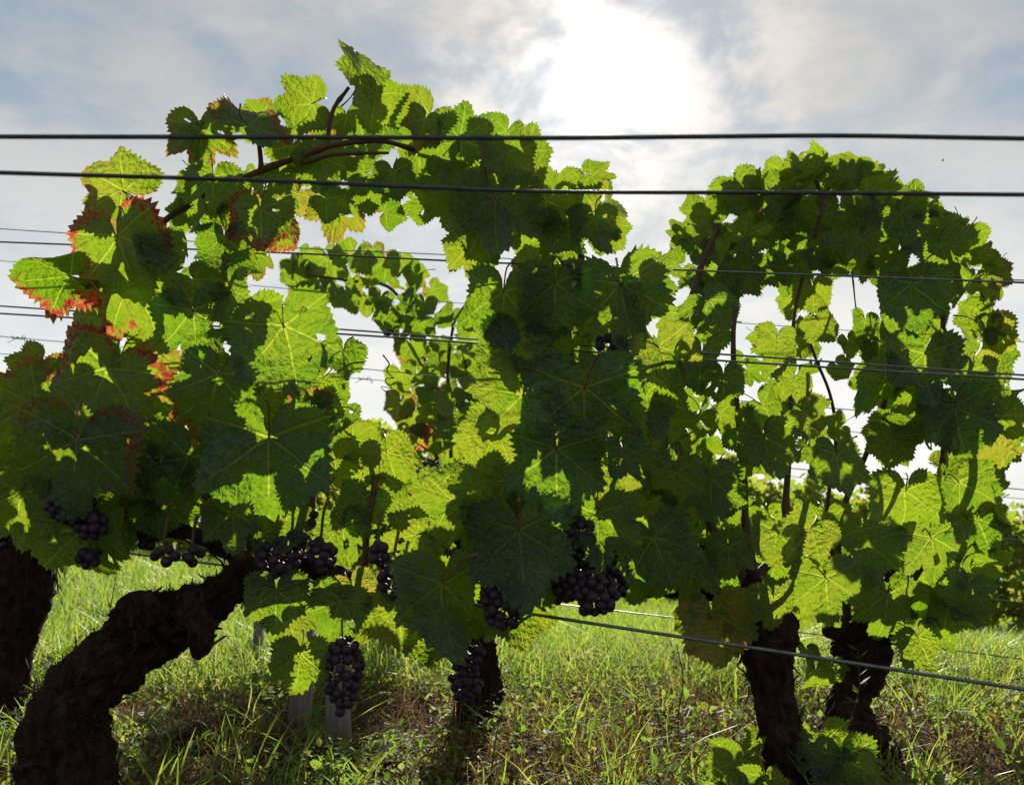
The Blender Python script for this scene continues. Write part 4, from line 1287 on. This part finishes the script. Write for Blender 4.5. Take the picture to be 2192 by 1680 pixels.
WIRES = [
    ([(0, 293, .62), (600, 294, .62), (1150, 296, .62), (1500, 293, .62), (1800, 291, .62), (2192, 297, .60)], .0036, 'thick blurred dark wire, topmost, right across the sky', 'cable'),
    ([(0, 370, .64), (600, 388, .66), (1150, 410, .72), (1700, 413, .70), (2192, 417, .64)], .0034, 'thick blurred dark wire, second from the top, across sky and both crowns', 'cable'),
    ([(0, 490, 1.9), (620, 530, 1.8), (960, 546, 1.7), (1430, 574, 1.5), (2192, 600, 1.35)], .0022, 'thin wire, third from the top, with its twin just below', 'wire'),
    ([(0, 518, 1.42), (620, 542, 1.32), (1000, 560, 1.25), (1430, 577, 1.18), (2192, 605, 1.1)], .0028, 'wire, fourth from the top, crossing the dark crown on the right', 'wire'),
    ([(0, 558, 2.5), (720, 628, 2.45), (1070, 655, 2.4), (1650, 696, 2.3), (2192, 732, 2.2)], .0022, 'thin far wire seen in the gaps below the fourth wire', 'wire'),
    ([(0, 655, 1.45), (700, 703, 1.35), (1030, 727, 1.3), (1450, 752, 1.2), (2192, 803, 1.1)], .0026, 'upper wire of the middle pair across both crowns', 'wire'),
    ([(0, 671, 1.4), (700, 713, 1.3), (1050, 737, 1.25), (1450, 766, 1.18), (2192, 812, 1.08)], .0028, 'lower wire of the middle pair across both crowns', 'wire'),
    ([(0, 720, 2.3), (740, 786, 2.2), (1050, 816, 2.1), (1560, 856, 2.0), (2192, 907, 1.9)], .0024, 'thin wire with a twisted dried tendril at its left end', 'wire'),
    ([(0, 757, 2.6), (740, 808, 2.6), (1100, 845, 2.5), (1738, 915, 2.4), (2192, 960, 2.3)], .0022, 'thin knotted wire below the wire with the twisted tendril', 'wire'),
    ([(0, 838, 2.6), (810, 918, 2.5), (1009, 936, 2.4), (1650, 998, 2.2), (2192, 1048, 2.1)], .0026, 'wire of the row behind at the top of the distant vines', 'wire'),
    ([(0, 850, 4.2), (813, 925, 4.0), (916, 940, 3.9), (1700, 1020, 3.6), (2192, 1068, 3.4)], .0028, 'faint far wire just under the tops of the distant vines', 'wire'),
    ([(0, 900, 2.5), (867, 985, 2.35), (990, 1004, 2.3), (1588, 1085, 2.1), (1771, 1109, 2.05), (2192, 1157, 1.95)], .0026, 'wire passing the small grape bunch of the row behind', 'wire'),
    ([(0, 1010, 2.6), (900, 1120, 2.5), (1835, 1250, 2.3), (2192, 1289, 2.2)], .0024, 'thin low wire in front of the distant vines at the right edge', 'wire'),
    ([(0, 1150, 1.75), (340, 1192, 1.6), (700, 1240, 1.4), (1115, 1310, 1.15), (1650, 1392, 1.02), (2192, 1475, .92)], .0040, 'thick low wire running past the grapes and in front of both right trunks', 'wire'),
    ([(1000, 1270, 2.0), (1985, 1385, 1.7), (2192, 1411, 1.65)], .0028, 'low wire behind, just right of the knobbly trunk', 'wire'),
]
for p, dm, lb, mt in WIRES:
    k = 1.28 if p[0][2] >= 1.9 else 1.0
    wire([(a, b, c * k) for a, b, c in p], dm * (1.15 if k > 1 else 1), lb, mt)


def knot(px, py, d, size, seed, label):
    """a dried tendril wound round a wire"""
    rs = random.Random(seed)
    c = P(px, py, d)
    pts = []
    for i in range(60):
        f = i / 59
        a = f * 6.28 * 6
        r = 0.0035 * (1 + 0.5 * math.sin(f * 21)) + (0.012 * max(0, f - 0.85) / 0.15)
        pts.append(Vector(((f - 0.5) * size + rs.uniform(-1, 1) * .0006, math.cos(a) * r, math.sin(a) * r - (f - 0.5) * size * 0.08)))
    V, F = tube(pts, 0.0011, 5)
    tube([Vector((-size * .2, 0, 0)), Vector((-size * .4, -.004, -.006)), Vector((-size * .62, -.004, -.014)), Vector((-size * .8, 0, -.013))], 0.0009, 5, V, F)
    tube([Vector((size * .1, 0, 0)), Vector((size * .2, -.003, .007)), Vector((size * .34, -.002, .009))], 0.0008, 5, V, F)
    o = mesh_obj('dried_tendril', make_mesh('dried_tendril', V, F, [M['shoot']]))
    o.location = c
    return tag(o, label, 'tendril', 'dried tendrils on the wires')


knot(42, 724, 2.93, 0.05, 1, 'dried tendril twisted round a wire at the left edge')
knot(1045, 815, 2.69, 0.035, 2, 'dried tendril knotted round a wire near the middle')
knot(782, 811, 3.32, 0.05, 3, 'dried tendril hanging on a wire in the sky gap')
knot(110, 765, 3.33, 0.02, 4, 'tiny dried tendril on the lower wire at the left edge')

# ------------------------------------------------------------------ stakes, clods, tufts, small things
def stake(px, d, wpx, top_py, label, seed, lean=0.0):
    b = base_at(px, d)
    w = wpx * d / FPX
    top = P(px, top_py, d).z
    h = top - b.z
    rs = random.Random(seed)
    V, F = [], []
    n = 14
    for i in range(n):
        f = i / (n - 1)
        z = -0.06 + (h + 0.06) * f
        for (sx, sy) in ((-1, -1), (0, -1.06), (1, -1), (1.04, 0), (1, 1), (0, 1.05), (-1, 1), (-1.03, 0)):
            k = 0.5 * w * (1 + rs.uniform(-.05, .05)) * (1 - 0.06 * f)
            V.append((sx * k + lean * z, sy * k * 0.8, z + (rs.uniform(-.006, .006) if i == n - 1 else 0)))
    for i in range(n - 1):
        for j in range(8):
            k = (j + 1) % 8
            F.append((i * 8 + j, i * 8 + k, (i + 1) * 8 + k, (i + 1) * 8 + j))
    F.append(tuple((n - 1) * 8 + j for j in range(8)))
    o = mesh_obj('wooden_stake', make_mesh('wooden_stake', V, F, [M['wood']], False))
    o.location = b
    return tag(o, label, 'stake', 'wooden stakes')


stake(656, 1.66, 42, 1340, 'weathered wooden stake just below the hanging leaf, left of its twin', 1, 0.03)
stake(740, 1.56, 46, 1380, 'weathered wooden stake behind the long hanging grape bunch', 2, -0.04)
stake(565, 2.3, 20, 1330, 'thin grey stake behind the tip of the slanted trunk', 3, 0.02)


def clod(px, d, wpx, seed, label):
    b = base_at(px, d)
    bm = bmesh.new()
    bmesh.ops.create_icosphere(bm, subdivisions=4, radius=1.0)
    for v in bm.verts:
        n = mnoise.fractal(v.co * 1.6 + Vector((seed, 0, 0)), 0.7, 2.0, 5)
        v.co *= 1 + 0.28 * n
        v.co.z *= 0.62
    me = bpy.data.meshes.new('earth_clod')
    bm.to_mesh(me); bm.free()
    me.materials.append(M['clod'])
    me.polygons.foreach_set('use_smooth', [True] * len(me.polygons))
    o = mesh_obj('earth_clod', me)
    s = wpx * d / FPX * 0.5
    o.scale = (s, s, s)
    o.location = (b.x, b.y, b.z + s * 0.2)
    return tag(o, label, 'clod', 'earth clods')


clod(445, 1.62, 95, 1, 'dark earth clod right of the slanted trunk')
clod(840, 1.48, 80, 2, 'rounded earth clod at the bottom, right of the stakes')
clod(720, 1.42, 60, 3, 'small earth clod in front of the stakes')
clod(1390, 1.75, 70, 4, 'low dark clod in the weeds right of the middle trunk')


def tuft(px, d, n, h, spread, seed, label, wid=0.004):
    b = base_at(px, d)
    r = np.random.default_rng(seed)
    seg = 5
    V = np.zeros((n, 2 * (seg + 1), 3))
    az = r.random(n) * 6.28; hh = h * (0.5 + 0.5 * r.random(n)); sp = spread * (0.2 + r.random(n)); fa = r.random(n) * 6.28
    ox = r.normal(0, 0.014, n); oy = r.normal(0, 0.014, n); w = wid * (0.6 + 0.6 * r.random(n))
    for s in range(seg + 1):
        f = s / seg
        off = hh * sp * (0.5 * f + f * f)
        ww = w * 0.5 * (1 - f ** 2) + 0.0002
        cx = ox + np.cos(az) * off; cy = oy + np.sin(az) * off; cz = -0.01 + hh * (f - 0.4 * sp * f * f)
        V[:, 2 * s] = np.stack([cx - np.cos(fa) * ww, cy - np.sin(fa) * ww, cz], 1)
        V[:, 2 * s + 1] = np.stack([cx + np.cos(fa) * ww, cy + np.sin(fa) * ww, cz], 1)
    b0 = np.arange(n) * (2 * (seg + 1))
    q = np.concatenate([np.stack([b0 + 2 * s, b0 + 2 * s + 1, b0 + 2 * s + 3, b0 + 2 * s + 2], 1) for s in range(seg)])
    o = mesh_obj('grass_tuft', fast_mesh('grass_tuft', V.reshape(-1, 3), q, M['grass'], np.repeat(r.random(n) ** 1.4, 2 * (seg + 1))))
    o.location = b
    return tag(o, label, 'grass tuft', 'grass tufts')


tuft(2005, 1.75, 70, 0.15, 0.55, 1, 'bright fan of grass at the right, beyond the knobbly trunk', .0035)
tuft(545, 1.36, 16, 0.16, 0.4, 2, 'tall bright grass tuft right of the slanted trunk', .005)
tuft(640, 1.28, 14, 0.13, 0.5, 3, 'broad bladed tuft at the bottom below the stakes', .005)
tuft(360, 1.24, 24, 0.13, 0.6, 4, 'arching tuft at the foot of the slanted trunk', .0045)
tuft(780, 1.26, 22, 0.14, 0.7, 5, 'long bladed tuft at the bottom edge left of the middle', .004)
tuft(1220, 1.5, 18, 0.12, 0.4, 6, 'upright tuft in the weeds below the middle vine', .0035)
tuft(1330, 1.22, 16, 0.12, 0.5, 7, 'tuft at the bottom edge right of the middle', .0035)
tuft(20, 1.2, 30, 0.16, 0.4, 8, 'tall bright tuft at the lower left corner', .005)
tuft(1980, 1.3, 22, 0.12, 0.6, 9, 'tuft at the bottom right below the knobbly trunk', .0035)
tuft(2150, 1.45, 26, 0.13, 0.5, 10, 'grass tuft at the right edge near the bottom', .0035)


def stalk_weed(px, d, top_py, seed, label):
    b = base_at(px, d)
    h = P(px, top_py, d).z - b.z
    rs = random.Random(seed)
    pts = smooth_path([(0, 0, -0.02), (rs.uniform(-.015, .015), 0, h * .35), (rs.uniform(-.02, .02), 0, h * .7), (rs.uniform(-.03, .03), 0, h)], 16)
    V, F = tube(pts, list(np.linspace(.0016, .0007, 16)), 5)
    root = bpy.data.objects.new('tall_weed', None)
    link(root); root.location = b
    tag(root, label, 'weed', 'tall weeds')
    mesh_obj('stem', make_mesh('stem', V, F, [M['dry']], True, {'tint': [0.3] * len(V)}), root)
    V, F = [], []
    for i in range(26):
        p = pts[rs.randint(3, 15)]
        a = rs.uniform(0, 6.28); L = rs.uniform(.008, .022)
        u = Vector((math.cos(a), math.sin(a), rs.uniform(.1, .9))).normalized(); s = u.cross(Vector((0, 0, 1))).normalized() * L * .18
        c = Vector(p); k = len(V)
        V += [c, c + u * L * .5 + s, c + u * L, c + u * L * .5 - s]
        F.append((k, k + 1, k + 2, k + 3))
    mesh_obj('foliage', make_mesh('foliage', V, F, [M['weed']], False, {'tint': [rs.random() for _ in V]}), root)['kind'] = 'stuff'


stalk_weed(1795, 1.32, 1390, 1, 'tall thin weed stalk between the two right trunks')
stalk_weed(1330, 1.6, 1470, 2, 'thin weed stalk in the grass right of the middle trunk')
stalk_weed(1450, 1.5, 1380, 3, 'thin weed stalk left of the leaning trunk')
stalk_weed(270, 1.75, 1230, 4, 'thin weed stalk above the slanted trunk at the left')
stalk_weed(1050, 1.35, 1520, 5, 'thin weed stalk in front of the middle trunk')


def loose_leaf(px, d, z, s, phi, col, label, tilt=60):
    b = base_at(px, d)
    o = mesh_obj('fallen_leaf', LEAVES[(px // 7) % len(LEAVES)])
    o.location = (b.x, b.y, b.z + z)
    o.rotation_euler = (rad(90 - tilt), rad(random.uniform(-15, 15)), rad(phi))
    o.scale = (s, s, s)
    o.color = col + (1,)
    return tag(o, label, 'leaf', 'leaves on the ground')


loose_leaf(160, 2.0, 0.05, 0.055, 60, (0, .3, 0), 'green vine leaf standing in the grass left of the slanted trunk', 50)
loose_leaf(215, 1.95, 0.04, 0.05, 200, (.6, .5, 0), 'vine leaf with pale edge lying in the grass left of the slanted trunk', 70)
loose_leaf(700, 1.5, 0.02, 0.035, 20, (1, 1, 1), 'dry reddish leaf on the soil by the stakes', 80)
loose_leaf(2080, 1.22, 0.02, 0.05, 120, (0, .3, 0), 'green vine leaf low in the bottom right corner', 60)
loose_leaf(1870, 1.18, 0.02, 0.05, 20, (0, .3, 0), 'green vine leaf on the ground right of the leaning trunk', 60)
loose_leaf(1500, 1.7, 0.03, 0.03, 80, (1, 1, .5), 'small red leaf in the weeds left of the leaning trunk', 60)

# a small insect in flight, upper right
def insect():
    root = bpy.data.objects.new('flying_insect', None)
    link(root); root.location = P(2019, 345, 1.8)
    tag(root, 'tiny dark insect flying in the sky at the upper right', 'insect')
    V, F = tube([(-.003, 0, 0), (-.0015, 0, .0002), (.0005, 0, .0004), (.0022, 0, 0)], [.0004, .0010, .0009, .0004], 8)
    mesh_obj('body', make_mesh('body', V, F, [M['insect']]), root)
    for s in (-1, 1):
        V = [(0, 0, .001), (.0008, s * .002, .003), (-.0012, s * .0035, .0042), (-.002, s * .002, .0026)]
        mesh_obj('wing', make_mesh('wing', V, [(0, 1, 2, 3)], [M['insect']], False), root)


insect()
for v, nm in ((A, 'A'), (B, 'B'), (Cv, 'C'), (Dv, 'D'), (E, 'E'), (G, 'G')):
    print('vine', nm, 'leaves', v.nl)
